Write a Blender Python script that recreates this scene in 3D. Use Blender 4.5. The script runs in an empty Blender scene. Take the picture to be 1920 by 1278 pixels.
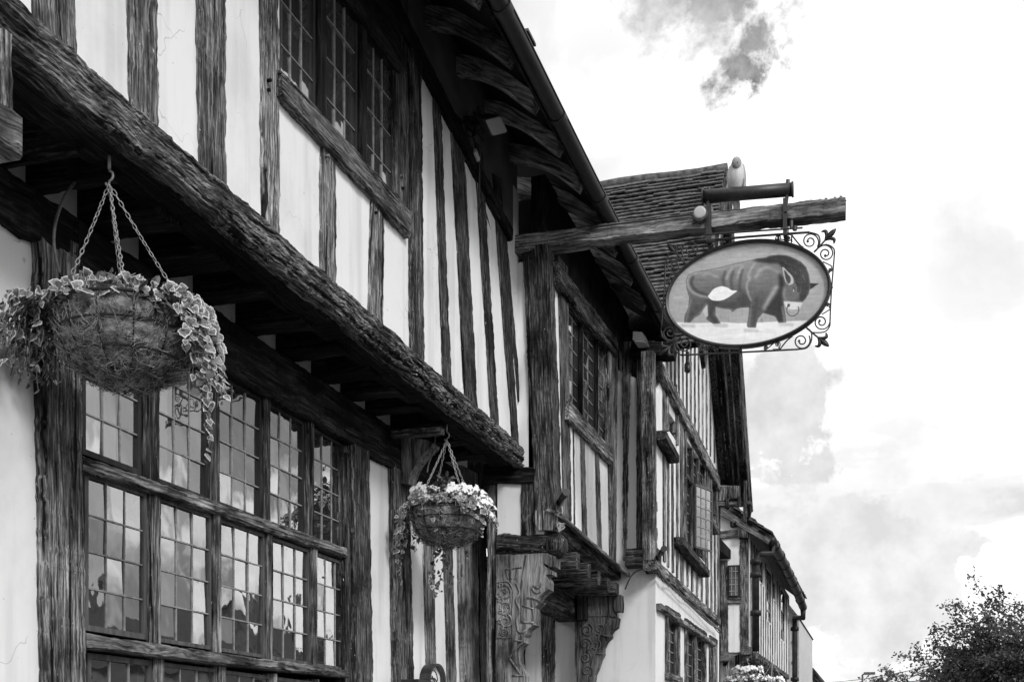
import bpy, math, random
import numpy as np
from mathutils import Vector, Matrix, noise
random.seed(7)
PI = math.pi
# ------------------------------------------------------------------ survey geometry
TH = math.radians(17.4); CT, ST = math.cos(TH), math.sin(TH)
F = 2250.0; CX = 960.0; HV = 1415.0; EYE = 1.6
def PX(u, v, D):
    """point of the vertical plane x=-D (parallel to the street) seen at u,v"""
    k = (u-CX)/F
    Y = D*(CT+k*ST)/(ST-k*CT); d = ST*D+CT*Y
    return Vector((-D, Y, EYE+(HV-v)*d/F))
def PY(u, v, Y):
    k = (u-CX)/F
    X = Y*(k*CT-ST)/(CT+k*ST); d = -ST*X+CT*Y
    return Vector((X, Y, EYE+(HV-v)*d/F))
def YU(u, D): return PX(u, 0, D).y
def ZS(s, D): return EYE+s*D/CT         # height of a street-parallel line of picture slope s

scn = bpy.context.scene
col = bpy.data.collections.new('scene'); scn.collection.children.link(col)
WM = {}
def link(o, parent, M):
    col.objects.link(o)
    if parent is not None:
        o.parent = parent; o.matrix_basis = WM[parent.name].inverted() @ M
    else: o.matrix_basis = M
    WM[o.name] = M.copy()
    return o
def thing(name, label, cat, loc, group=None, kind=None):
    o = bpy.data.objects.new(name, None); link(o, None, Matrix.Translation(Vector(loc)))
    o.empty_display_size = .2
    tag(o, label, cat, group, kind); return o
def tag(o, label=None, cat=None, group=None, kind=None):
    if label: o['label'] = label
    if cat: o['category'] = cat
    if group: o['group'] = group
    if kind: o['kind'] = kind
    return o
class MB:
    def __init__(s): s.v = []; s.f = []; s.m = []
    def add(s, vs, fs, mi=0):
        n = len(s.v); s.v += [tuple(x) for x in vs]
        s.f += [tuple(i+n for i in f) for f in fs]; s.m += [mi]*len(fs)
    def hexa(s, p, mi=0):     # p: 4 front corners + 4 back corners
        s.add(p, [(0,1,2,3),(7,6,5,4),(0,4,5,1),(1,5,6,2),(2,6,7,3),(3,7,4,0)], mi)
    def box(s, x0, x1, y0, y1, z0, z1, mi=0):
        s.hexa([(x1,y0,z0),(x1,y1,z0),(x1,y1,z1),(x1,y0,z1),(x0,y0,z0),(x0,y1,z0),(x0,y1,z1),(x0,y0,z1)], mi)
    def tube(s, pts, r, n=6, mi=0, cap=True):
        pts = [Vector(p) for p in pts]; rings = []
        up = None
        for i, p in enumerate(pts):
            t = (pts[min(i+1, len(pts)-1)]-pts[max(i-1, 0)])
            if t.length < 1e-9: t = Vector((0,0,1))
            t.normalize()
            if up is None:
                up = t.orthogonal().normalized()
            else:
                up = up - t*up.dot(t)
                up = t.orthogonal().normalized() if up.length < 1e-6 else up.normalized()
            w = t.cross(up); rr = r[i] if isinstance(r, (list, tuple)) else r
            rings.append([p+(up*math.cos(2*PI*j/n)+w*math.sin(2*PI*j/n))*rr for j in range(n)])
        vs = [q for ring in rings for q in ring]; fs = []
        for i in range(len(rings)-1):
            for j in range(n):
                a = i*n+j; b = i*n+(j+1) % n
                fs.append((a, b, b+n, a+n))
        if cap: fs += [tuple(range(n))[::-1], tuple(range((len(rings)-1)*n, len(rings)*n))]
        s.add(vs, fs, mi)
    def build(s, name, mats, parent=None, smooth=False, M=None):
        if not s.v: return None
        me = bpy.data.meshes.new(name)
        if M is None:
            a = np.array(s.v); c = (a.min(0)+a.max(0))/2
            M = Matrix.Translation(Vector(c)); vs = (a-c).tolist()
        else: vs = s.v
        me.from_pydata(vs, [], s.f)
        if not isinstance(mats, (list, tuple)): mats = [mats]
        for m in mats: me.materials.append(m)
        if len(mats) > 1: me.polygons.foreach_set('material_index', s.m)
        if smooth: me.polygons.foreach_set('use_smooth', [True]*len(me.polygons))
        me.update()
        return link(bpy.data.objects.new(name, me), parent, M)

# ------------------------------------------------------------------ materials (all greys: the photograph is monochrome)
def newmat(name):
    m = bpy.data.materials.new(name); m.use_nodes = True
    nt = m.node_tree; b = nt.nodes['Principled BSDF']
    b.inputs['Specular IOR Level'].default_value = .25
    return m, nt, b
def N(nt, t, **kw):
    n = nt.nodes.new(t)
    for k, v in kw.items():
        if k in n.inputs: n.inputs[k].default_value = v
        else: setattr(n, k, v)
    return n
def g(v, a=1): return (v, v, v, a)
def ramp(nt, stops):
    r = nt.nodes.new('ShaderNodeValToRGB'); e = r.color_ramp.elements
    while len(e) < len(stops): e.new(.5)
    for i, (p, c) in enumerate(stops): e[i].position = p; e[i].color = g(c)
    return r
def mapping(nt, scale, warp=0, warp_scale=2., rand=True):
    tc = N(nt, 'ShaderNodeTexCoord'); src = tc.outputs['Object']
    if rand:
        oi = N(nt, 'ShaderNodeObjectInfo'); mm = N(nt, 'ShaderNodeMath', operation='MULTIPLY'); mm.inputs[1].default_value = 37.
        nt.links.new(oi.outputs['Random'], mm.inputs[0])
        va = N(nt, 'ShaderNodeVectorMath', operation='ADD'); nt.links.new(src, va.inputs[0]); nt.links.new(mm.outputs[0], va.inputs[1]); src = va.outputs[0]
    if warp:
        nz = N(nt, 'ShaderNodeTexNoise', Scale=warp_scale, Detail=2.); nt.links.new(src, nz.inputs['Vector'])
        sb = N(nt, 'ShaderNodeVectorMath', operation='SUBTRACT'); sb.inputs[1].default_value = (.5,.5,.5); nt.links.new(nz.outputs['Color'], sb.inputs[0])
        sc = N(nt, 'ShaderNodeVectorMath', operation='SCALE'); sc.inputs['Scale'].default_value = warp; nt.links.new(sb.outputs[0], sc.inputs[0])
        ad = N(nt, 'ShaderNodeVectorMath', operation='ADD'); nt.links.new(src, ad.inputs[0]); nt.links.new(sc.outputs[0], ad.inputs[1]); src = ad.outputs[0]
    mp = N(nt, 'ShaderNodeMapping'); mp.inputs['Scale'].default_value = scale; nt.links.new(src, mp.inputs['Vector'])
    return mp.outputs[0]
def mix(nt, a, b, fac, op='MULTIPLY'):
    n = N(nt, 'ShaderNodeMix', data_type='RGBA', blend_type=op)
    for sock, val in ((n.inputs[6], a), (n.inputs[7], b), (n.inputs[0], fac)):
        if isinstance(val, (int, float)): sock.default_value = val if sock.type == "VALUE" else g(val)
        else: nt.links.new(val, sock)
    return n.outputs[2]
def wood(name, lo, mid, hi, crack=1., bump=.6, speck=.0, fine=70., knots=.05, long=3.):
    """weathered oak: z of the object is the grain direction"""
    m, nt, b = newmat(name)
    c = mapping(nt, (1,1,1), warp=knots, warp_scale=3.5)
    def sm(scale):
        mp = N(nt, 'ShaderNodeMapping'); mp.inputs['Scale'].default_value = scale; nt.links.new(c, mp.inputs['Vector']); return mp.outputs[0]
    n1 = N(nt, 'ShaderNodeTexNoise', Scale=1., Detail=7., Roughness=.68, Distortion=.3); nt.links.new(sm((fine, fine, long)), n1.inputs['Vector'])
    n2 = N(nt, 'ShaderNodeTexNoise', Scale=1., Detail=4., Roughness=.55, Distortion=.5); nt.links.new(sm((26,26,1.3)), n2.inputs['Vector'])
    n3 = N(nt, 'ShaderNodeTexNoise', Scale=4., Detail=5., Roughness=.6); nt.links.new(sm((1,1,.6)), n3.inputs['Vector'])
    r1 = ramp(nt, [(.36, lo), (.5, mid), (.66, hi)]); nt.links.new(n1.outputs['Fac'], r1.inputs[0])
    r2 = ramp(nt, [(.37, .05), (.405, .75), (.50, 1.)]); nt.links.new(n2.outputs['Fac'], r2.inputs[0])
    r3 = ramp(nt, [(.38, .30), (.49, .95), (.66, 1.5)]); nt.links.new(n3.outputs['Fac'], r3.inputs[0])
    cc = mix(nt, r1.outputs[0], r2.outputs[0], crack)
    cc = mix(nt, cc, r3.outputs[0], 1.)
    oi = N(nt, 'ShaderNodeObjectInfo'); mr = N(nt, 'ShaderNodeMapRange'); mr.inputs['To Min'].default_value = .75; mr.inputs['To Max'].default_value = 1.3
    nt.links.new(oi.outputs['Random'], mr.inputs['Value']); cc = mix(nt, cc, mr.outputs[0], 1.)
    if speck:
        v = N(nt, 'ShaderNodeTexNoise', Scale=1., Detail=3., Roughness=.7); nt.links.new(sm((45,45,26)), v.inputs['Vector'])
        rs = ramp(nt, [(.715-.03*speck, 0), (.74, 1)]); nt.links.new(v.outputs['Fac'], rs.inputs[0])
        cc = mix(nt, cc, .62, rs.outputs[0], 'MIX')
    nt.links.new(cc, b.inputs['Base Color'])
    b.inputs['Roughness'].default_value = .85; b.inputs['Specular IOR Level'].default_value = .15
    h = N(nt, 'ShaderNodeMath', operation='ADD')
    nt.links.new(n1.outputs['Fac'], h.inputs[0]); nt.links.new(r2.outputs[0], h.inputs[1])
    bp = N(nt, 'ShaderNodeBump', Strength=bump, Distance=.006); nt.links.new(h.outputs[0], bp.inputs['Height']); nt.links.new(bp.outputs[0], b.inputs['Normal'])
    return m
def noisy(name, lo, hi, scale=8., rough=.8, bump=.2, dist=.004, spec=.25, detail=5., sc3=(1,1,1), metal=0, contrast=(.35,.65)):
    m, nt, b = newmat(name)
    c = mapping(nt, sc3)
    n1 = N(nt, 'ShaderNodeTexNoise', Scale=scale, Detail=detail, Roughness=.6); nt.links.new(c, n1.inputs['Vector'])
    r = ramp(nt, [(contrast[0], lo), (contrast[1], hi)]); nt.links.new(n1.outputs['Fac'], r.inputs[0]); nt.links.new(r.outputs[0], b.inputs['Base Color'])
    b.inputs['Roughness'].default_value = rough; b.inputs['Specular IOR Level'].default_value = spec; b.inputs['Metallic'].default_value = metal
    if bump:
        bp = N(nt, 'ShaderNodeBump', Strength=bump, Distance=dist); nt.links.new(n1.outputs['Fac'], bp.inputs['Height']); nt.links.new(bp.outputs[0], b.inputs['Normal'])
    return m
def plaster(name, base):
    m, nt, b = newmat(name)
    c = mapping(nt, (1,1,1), rand=False)
    n1 = N(nt, 'ShaderNodeTexNoise', Scale=1.7, Detail=8., Roughness=.62); nt.links.new(c, n1.inputs['Vector'])
    r = ramp(nt, [(.34, base*.86), (.47, base*.97), (.6, base)]); nt.links.new(n1.outputs['Fac'], r.inputs[0])
    # thin hairline cracks and a few specks
    w = mapping(nt, (1,1,1), warp=.25, warp_scale=6., rand=False)
    vo = N(nt, 'ShaderNodeTexVoronoi', Scale=1.9, feature='DISTANCE_TO_EDGE'); nt.links.new(w, vo.inputs['Vector'])
    rc = ramp(nt, [(.0, .55), (.006, 1)]); nt.links.new(vo.outputs['Distance'], rc.inputs[0])
    nm = N(nt, 'ShaderNodeTexNoise', Scale=2.3, Detail=1.); nt.links.new(c, nm.inputs['Vector'])
    rm = ramp(nt, [(.56, 0), (.62, .8)]); nt.links.new(nm.outputs['Fac'], rm.inputs[0])
    cc = mix(nt, r.outputs[0], rc.outputs[0], rm.outputs[0])
    ns = N(nt, 'ShaderNodeTexNoise', Scale=55., Detail=2.); nt.links.new(c, ns.inputs['Vector'])
    rs = ramp(nt, [(.74, 1), (.78, .35)]); nt.links.new(ns.outputs['Fac'], rs.inputs[0])
    cc = mix(nt, cc, rs.outputs[0], 1.)
    # faint rain streaks
    nst = N(nt, 'ShaderNodeTexNoise', Scale=1., Detail=4.); mp = mapping(nt, (9,9,.7), rand=False); nt.links.new(mp, nst.inputs['Vector'])
    rst = ramp(nt, [(.34, .84), (.50, 1)]); nt.links.new(nst.outputs['Fac'], rst.inputs[0]); cc = mix(nt, cc, rst.outputs[0], 1.)
    nt.links.new(cc, b.inputs['Base Color']); b.inputs['Roughness'].default_value = .92
    nb = N(nt, 'ShaderNodeTexNoise', Scale=14., Detail=6.); nt.links.new(c, nb.inputs['Vector'])
    bp = N(nt, 'ShaderNodeBump', Strength=.25, Distance=.006); nt.links.new(nb.outputs['Fac'], bp.inputs['Height']); nt.links.new(bp.outputs[0], b.inputs['Normal'])
    return m
def glassmat(name, f0=.24, tint=.8, pale_sheen=.05):
    m, nt, b = newmat(name); nt.nodes.remove(b)
    out = nt.nodes['Material Output']
    tr = N(nt, 'ShaderNodeBsdfTransparent', Color=g(tint)); gl = N(nt, 'ShaderNodeBsdfGlossy', Roughness=.015, Color=g(.95))
    lw = N(nt, 'ShaderNodeFresnel', IOR=1.5)
    mr = N(nt, 'ShaderNodeMapRange'); mr.inputs['To Min'].default_value = f0; mr.inputs['To Max'].default_value = 1.; nt.links.new(lw.outputs[0], mr.inputs['Value'])
    ms = N(nt, 'ShaderNodeMixShader'); nt.links.new(mr.outputs[0], ms.inputs[0]); df = N(nt, 'ShaderNodeBsdfDiffuse', Color=g(.4)); md = N(nt, 'ShaderNodeMixShader'); md.inputs[0].default_value = pale_sheen; nt.links.new(tr.outputs[0], md.inputs[1]); nt.links.new(df.outputs[0], md.inputs[2]); nt.links.new(md.outputs[0], ms.inputs[1]); nt.links.new(gl.outputs[0], ms.inputs[2])
    c = mapping(nt, (1,1,1), rand=False)
    nz = N(nt, 'ShaderNodeTexNoise', Scale=5., Detail=2.); nt.links.new(c, nz.inputs['Vector'])
    bp = N(nt, 'ShaderNodeBump', Strength=.2, Distance=.006); nt.links.new(nz.outputs['Fac'], bp.inputs['Height']); nt.links.new(bp.outputs[0], gl.inputs['Normal'])
    nt.links.new(ms.outputs[0], out.inputs[0]); return m

M_OAK = wood('weathered_oak', .008, .115, .42, speck=1., fine=95., long=5., knots=.016)
M_OAKD = wood('dark_weathered_oak', .005, .038, .20, speck=.5, fine=95., long=5., knots=.016)
M_OAKBLK = wood('shade_black_oak', .003, .011, .045)  # near-black oak: its colour stands in for shade under jetty and eaves
M_OAKL = wood('pale_weathered_oak', .05, .20, .45, crack=.7)
M_OAKC = wood('carved_oak', .08, .24, .42, crack=.45, fine=45., bump=.9)
M_BRESS = wood('gnarled_oak', .006, .125, .52, crack=1., bump=1.0, fine=95., knots=.075, long=4.)
M_SILL = wood('sanded_oak_rail', .03, .12, .27, crack=.8, bump=.7, knots=.09)
M_PLA = plaster('limewashed_plaster', .85)
M_GLASS = glassmat('old_window_glass')
M_GLASSB = glassmat('pale_sheen_glass', .30, pale_sheen=.12)  # grey diffuse mixed into these panes stands in for pale reflections
M_LEAD = noisy('lead_came', .18, .34, 30, rough=.6, spec=.4)
M_FRAME = noisy('painted_window_frame', .05, .13, 25, rough=.6, sc3=(1,1,.2))
M_FRAMED = noisy('dark_window_frame', .012, .035, 25, rough=.6, sc3=(1,1,.2))
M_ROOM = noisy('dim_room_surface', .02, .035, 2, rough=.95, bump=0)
M_CURT = noisy('pale_curtain', .55, .7, 3, rough=.95, bump=0)
M_IRON = noisy('black_iron', .012, .03, 40, rough=.45, bump=.2, dist=.001, spec=.5)
M_IRONG = noisy('dull_grey_iron', .05, .11, 60, rough=.5, bump=.2, dist=.001, spec=.5)
M_GUT = noisy('cast_iron_gutter', .008, .03, 9, rough=.5, bump=.3, dist=.003, spec=.3, sc3=(1,.25,1))
M_TILE = noisy('clay_roof_tile', .04, .16, 14, rough=.9, bump=.6, dist=.01)
M_SOFFIT = noisy('shade_black_boarding', .004, .014, 6, rough=.95, bump=.3)  # deep shade of the eaves put into the colour of the boards
M_COIR = noisy('coir_lining', .05, .34, 30, rough=1., bump=1., dist=.012, detail=8.)
M_FIBRE = noisy('coir_fibre', .18, .45, 10, rough=.9, bump=0)
M_FIBRED = noisy('dark_coir_fibre', .02, .09, 10, rough=.9, bump=0)
M_WIRE = noisy('dark_basket_wire', .012, .03, 10, rough=.6, bump=0)
M_CHAIN = noisy('galvanised_chain', .25, .4, 60, rough=.45, bump=0, spec=.5)
M_LEAF = noisy('ivy_leaf_centre', .07, .26, 40, rough=.45, bump=.3, dist=.001, spec=.4)
M_LEAFE = noisy('ivy_leaf_margin', .45, .72, 40, rough=.5, bump=0, spec=.35)
M_LEAFD = noisy('plain_green_leaf', .05, .15, 30, rough=.5, bump=0, spec=.4)
M_STEM = noisy('ivy_stem', .06, .12, 30, rough=.8, bump=0)
M_PETAL = noisy('white_petal', .75, .85, 30, rough=.7, bump=0)
M_LENS = noisy('frosted_lamp_lens', .42, .46, 5, rough=.35, bump=0)
M_ROAD = noisy('asphalt', .03, .05, 30, rough=.95, bump=.4)
M_PAVE = noisy('paving_slab', .05, .09, 6, rough=.95, bump=.3)
M_BRICK = noisy('soft_brick', .16, .26, 12, rough=.95, bump=.4)
M_STONE = noisy('pale_render', .55, .65, 3, rough=.95)
M_TLEAF = noisy('tree_leaf', .045, .15, 1.2, rough=.6, bump=0, spec=.3)
M_BARK = noisy('tree_bark', .05, .12, 12, rough=.95, bump=.8)
M_BIRD = noisy('white_feathers', .45, .72, 22, rough=.9, bump=.6, dist=.004, sc3=(1,1,.3))
M_BIRDG = noisy('greyish_feathers', .28, .45, 22, rough=.9, bump=.5, dist=.004)
M_BEAK = noisy('dark_beak', .05, .08, 20, bump=0)

# ------------------------------------------------------------------ builders
def timber(name, a, b, n, w0, w1, t, mat, parent, jit=.0045, slow=.008, bow=0., seg=.022, side_bow=0., chamfer=.012, fn=None, nd=0):
    a = Vector(a); b = Vector(b); n = Vector(n).normalized()
    z = (b-a); L = z.length; z.normalize()
    x = n.cross(z).normalized(); y = z.cross(x)     # y: outward
    M = Matrix(((x.x,y.x,z.x,a.x),(x.y,y.y,z.y,a.y),(x.z,y.z,z.z,a.z),(0,0,0,1)))
    k = max(3, int(L/seg)); vs = []; fs = []
    s0 = random.random()*200
    nf = 2+nd                                             # extra vertices across the front
    for i in range(k+1):
        s = L*i/k; f = i/k; w = (w0+(w1-w0)*f)/2
        def nz(o, hf, lf): return noise.noise((s0+o, s*9, 0))*hf*1.4+noise.noise((s0+o, s*30, 5))*hf+noise.noise((s0+o, s*75, 9))*hf*.6+noise.noise((s0+o+50, s*1.6, 0))*lf
        bx = side_bow*math.sin(PI*f); by = bow*math.sin(PI*f)
        l = -w+nz(0, jit, slow)+bx; r = w+nz(10, jit, slow)+bx
        c = min(chamfer, w*.5)
        fr = [(l, -t*.999), (l, -c+nz(20,jit*.6,0)+by)]
        for q in range(nf):
            fx = l+c*.8+(r-l-1.6*c)*q/(nf-1)
            yy = by+nz(30+7*q, jit*.6, 0)
            if fn: yy += fn(q/(nf-1), s)
            fr.append((fx, yy))
        fr += [(r, -c+nz(60,jit*.6,0)+by), (r, -t)]
        vs += [(p[0], p[1], s) for p in fr]
    m = len(fr)
    for i in range(k):
        for j in range(m):
            p = i*m+j; q = i*m+(j+1) % m
            fs.append((p, p+m, q+m, q))
    fs += [tuple(range(m)), tuple(range(k*m, (k+1)*m))[::-1]]
    mb = MB(); mb.add(vs, fs)
    return mb.build(name, mat, parent, M=M)
NX = Vector((1,0,0)); NY = Vector((0,-1,0))
def studX(D, top, bot, parent, mat=M_OAK, proud=.012, depth=.11, name='stud', **kw):
    """vertical-ish timber on the street-parallel plane, traced by its top (uL,uR,v) and bottom (uL,uR,v)"""
    d = D-proud
    a0, a1 = PX(bot[0], bot[2], d), PX(bot[1], bot[2], d); b0, b1 = PX(top[0], top[2], d), PX(top[1], top[2], d)
    za = (a0.z+a1.z)/2; zb = (b0.z+b1.z)/2
    a = Vector((-d, (a0.y+a1.y)/2, za)); b = Vector((-d, (b0.y+b1.y)/2, zb))
    return timber(name, a, b, NX, abs(a1.y-a0.y), abs(b1.y-b0.y), depth, mat, parent, **kw)
def studY(Y, top, bot, parent, mat=M_OAK, depth=.1, name='stud', **kw):
    a0, a1 = PY(bot[0], bot[2], Y), PY(bot[1], bot[2], Y); b0, b1 = PY(top[0], top[2], Y), PY(top[1], top[2], Y)
    a = (a0+a1)/2; b = (b0+b1)/2
    return timber(name, a, b, NY, abs(a1.x-a0.x), abs(b1.x-b0.x), depth, mat, parent, **kw)
def railX(D, p0, p1, parent, mat=M_OAK, proud=.02, depth=.12, name='rail', **kw):
    """rail on a street-parallel plane: p = (u, vtop, vbottom) at each end"""
    d = D-proud
    t0, b0 = PX(p0[0], p0[1], d), PX(p0[0], p0[2], d); t1, b1 = PX(p1[0], p1[1], d), PX(p1[0], p1[2], d)
    return timber(name, (t0+b0)/2, (t1+b1)/2, NX, (t0-b0).length, (t1-b1).length, depth, mat, parent, **kw)
def railY(Y, p0, p1, parent, mat=M_OAK, depth=.12, name='rail', **kw):
    t0, b0 = PY(p0[0], p0[1], Y), PY(p0[0], p0[2], Y); t1, b1 = PY(p1[0], p1[1], Y), PY(p1[0], p1[2], Y)
    return timber(name, (t0+b0)/2, (t1+b1)/2, NY, (t0-b0).length, (t1-b1).length, depth, mat, parent, **kw)
def wall(name, D, Y0, Y1, z0, z1, holes, parent, mat=M_PLA, thick=.14):
    ys = sorted({Y0, Y1, *[h[0] for h in holes], *[h[1] for h in holes]}); zs = sorted({z0, z1, *[h[2] for h in holes], *[h[3] for h in holes]})
    ys = [y for y in ys if Y0 <= y <= Y1]; zs = [z for z in zs if z0 <= z <= z1]
    mb = MB()
    inh = lambda y, z: any(h[0] < y < h[1] and h[2] < z < h[3] for h in holes)
    for i in range(len(ys)-1):
        for j in range(len(zs)-1):
            y0, y1, a, b = ys[i], ys[i+1], zs[j], zs[j+1]; yc, zc = (y0+y1)/2, (a+b)/2
            if inh(yc, zc): continue
            mb.add([(-D,y0,a),(-D,y1,a),(-D,y1,b),(-D,y0,b)], [(0,1,2,3)])
            mb.add([(-D-thick,y0,a),(-D-thick,y1,a),(-D-thick,y1,b),(-D-thick,y0,b)], [(3,2,1,0)])
            for (yy, zz, q) in ((y0-1e-4 if i == 0 else (ys[i-1]+y0)/2, zc, 0), (y1+1e-4 if i == len(ys)-2 else (y1+ys[i+2])/2, zc, 1),
                                (yc, a-1e-4 if j == 0 else (zs[j-1]+a)/2, 2), (yc, b+1e-4 if j == len(zs)-2 else (b+zs[j+2])/2, 3)):
                if inh(yy, zz) or not (Y0 < yy < Y1 and z0 < zz < z1):
                    e = {0: ((y0,a),(y0,b)), 1: ((y1,a),(y1,b)), 2: ((y0,a),(y1,a)), 3: ((y0,b),(y1,b))}[q]
                    mb.add([(-D,)+e[0], (-D,)+e[1], (-D-thick,)+e[1], (-D-thick,)+e[0]], [(0,1,2,3)])
    return mb.build(name, mat, parent)
def slab(name, pts, depth, mat, parent, n=None):
    """flat polygon given extra thickness along -n"""
    pts = [Vector(p) for p in pts]
    if n is None: n = (pts[1]-pts[0]).cross(pts[2]-pts[0]).normalized()
    n = Vector(n); k = len(pts); mb = MB()
    mb.add(pts+[p-n*depth for p in pts], [tuple(range(k)), tuple(range(k, 2*k))[::-1]]+[(i, i+k, (i+1) % k+k, (i+1) % k) for i in range(k)])
    return mb.build(name, mat, parent)
def window(D, Y0, Y1, z0, z1, cols, rows, parent, fr=.022, came=.0065, depth=.03, fmat=M_FRAME, glass=M_GLASS, curtain=None, tilt=.010, name='window', lead=None):
    """one leaded light: frame, panes, cames; glass plane x=-D"""
    mb = MB(); x1 = -D+.012; x0 = -D-depth
    mb.box(x0, x1, Y0, Y0+fr, z0, z1); mb.box(x0, x1, Y1-fr, Y1, z0, z1)
    mb.box(x0, x1, Y0+fr, Y1-fr, z0, z0+fr); mb.box(x0, x1, Y0+fr, Y1-fr, z1-fr, z1)
    w = mb.build(name, fmat, parent)
    a0, a1, b0, b1 = Y0+fr, Y1-fr, z0+fr, z1-fr
    gm = MB(); lm = MB()
    dy = (a1-a0)/cols; dz = (b1-b0)/rows
    for i in range(cols):
        for j in range(rows):
            q = [(-D+random.uniform(-tilt, tilt)*.25*dy/.12, y, z) for (y, z) in ((a0+i*dy, b0+j*dz), (a0+(i+1)*dy, b0+j*dz), (a0+(i+1)*dy, b0+(j+1)*dz), (a0+i*dy, b0+(j+1)*dz))]
            q[3] = (q[0][0]+q[2][0]-q[1][0],)+q[3][1:]
            gm.add(q, [(0,1,2,3)])
    for i in range(1, cols): lm.box(-D-.004, -D+.006, a0+i*dy-came/2, a0+i*dy+came/2, b0, b1)
    for j in range(1, rows): lm.box(-D-.0035, -D+.0075, a0, a1, b0+j*dz-came/2, b0+j*dz+came/2)
    gm.build('glass', glass, w); lm.build('leading', lead or M_LEAD, w)
    if curtain:
        y0, y1 = curtain; y0 = a0+(a1-a0)*y0; y1 = a0+(a1-a0)*y1; cm = MB(); k = 24; vs = []
        for i in range(k+1):
            y = y0+(y1-y0)*i/k; x = -D-.09-.018*math.sin(i*1.9)-.01*math.sin(i*.7)
            vs += [(x, y, b0-.02), (x, y, b1+.02)]
        cm.add(vs, [(2*i, 2*i+2, 2*i+3, 2*i+1) for i in range(k)])
        cm.build('curtain', M_CURT, w, smooth=True)
    return w
def room(D0, D1, Y0, Y1, z0, z1, parent):
    mb = MB()
    p = [(-D0,Y0,z0),(-D0,Y1,z0),(-D0,Y1,z1),(-D0,Y0,z1),(-D1,Y0,z0),(-D1,Y1,z0),(-D1,Y1,z1),(-D1,Y0,z1)]
    mb.add(p, [(7,6,5,4),(0,4,5,1),(1,5,6,2),(2,6,7,3),(3,7,4,0)])
    return mb.build('room_interior', M_ROOM, parent)
def smooth_path(pts, k=6):
    pts = [Vector(p) for p in pts]; out = []
    P = [pts[0]]+pts+[pts[-1]]
    for i in range(1, len(P)-2):
        for j in range(k):
            t = j/k; a, b, c, d = P[i-1], P[i], P[i+1], P[i+2]
            out.append(.5*((2*b)+(c-a)*t+(2*a-5*b+4*c-d)*t*t+(3*b-a-3*c+d)*t**3))
    out.append(pts[-1]); return out
# ================================================================== MAIN RANGE OF THE INN
DG, DJ, D2, D3 = 3.14, 2.65, 2.425, 2.045
YR, YW, YE = 8.6, 10.97, 15.43          # return of the porch bay, return of the gabled wing, far corner of the wing
inn = thing('timber_framed_inn', 'long timber-framed inn range with jettied upper floor and leaded windows, nearest the viewer', 'building', (-3.14, 5, 0))

wz = dict(t1=(ZS(.374, DG), ZS(.573, DG)), t2=(ZS(.155, DG), ZS(.357, DG)), t3=(1.05, ZS(.130, DG)))
Lt = {1: [(157,262),(297,386),(410,487),(505,567),(587,641)], 2: [(162,272),(300,393),(413,493),(510,577),(593,648)], 3: [(167,281),(306,402),(422,504),(518,584),(597,650)]}
REC = .022
yl = lambda u: YU(u, DG); yr = lambda u: YU(u, DG+REC)
wy0, wy1 = yl(157), yr(648)
wall('plaster_wall', DG, -1.0, YR+.25, 0, ZS(.655, DG)+.2, [(wy0-.02, wy1+.02, .95, wz['t1'][1]+.01)], inn)
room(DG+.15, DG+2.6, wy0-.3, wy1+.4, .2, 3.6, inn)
curt = {(1,0): (.05,.95), (1,1): (.0,.55), (2,0): (.0,.3), (2,4): (0,.35), (1,2): None}
for t in (1, 2, 3):
    z0, z1 = wz['t%d' % t]
    for i, (ul, ur) in enumerate(Lt[t]):
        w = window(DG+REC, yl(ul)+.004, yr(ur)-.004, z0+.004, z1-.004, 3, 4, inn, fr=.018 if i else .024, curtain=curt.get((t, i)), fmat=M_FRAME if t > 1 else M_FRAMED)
    for i in range(4):
        ya, yb = yr(Lt[t][i][1]), yl(Lt[t][i+1][0])
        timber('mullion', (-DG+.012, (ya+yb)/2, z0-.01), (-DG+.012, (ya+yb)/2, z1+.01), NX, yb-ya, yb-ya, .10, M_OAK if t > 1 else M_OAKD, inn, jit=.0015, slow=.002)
# transom, rails, header, plate
railX(DG, (156, 851, 877), (652, 1026, 1045), inn, M_OAK, proud=.035, name='transom')
railX(DG, (163, 1187, 1217), (655, 1256, 1270), inn, M_SILL, proud=.05, name='transom', jit=.003)
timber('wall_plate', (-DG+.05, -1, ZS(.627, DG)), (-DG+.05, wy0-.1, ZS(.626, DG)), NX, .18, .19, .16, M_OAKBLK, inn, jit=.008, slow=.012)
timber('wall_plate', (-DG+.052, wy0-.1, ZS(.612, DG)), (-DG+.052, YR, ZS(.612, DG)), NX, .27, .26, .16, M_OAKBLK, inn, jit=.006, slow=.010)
# posts of the ground floor
studX(DG, (78,152,440), (93,166,1330), inn, M_OAK, proud=.05, name='post', jit=.007, depth=.2)
studX(DG, (643,661,850), (650,664,1330), inn, M_OAKD, proud=.02, name='post')
studX(DG, (663,694,826), (668,702,1330), inn, M_OAKD, proud=.05, name='post', depth=.2, jit=.006)
studX(DG, (740,768,852), (747,779,1330), inn, M_OAK, proud=.05, name='post', depth=.2, jit=.006)
studX(DG, (790,811,880), (803,821,1330), inn, M_OAK)
studX(DG, (829,846,900), (841,858,1330), inn, M_OAK)
studX(DG, (866,898,880), (876,902,1330), inn, M_OAKL, proud=.06, name='post', depth=.2, jit=.005)
studX(DG-.03, (898,912,870), (901,914,1330), inn, M_OAKD, proud=.04, name='post', depth=.2, jit=.005)
studY(YR+.02, (911,929,860), (915,930,1330), inn, M_OAK, name='post', depth=.12)
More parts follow.
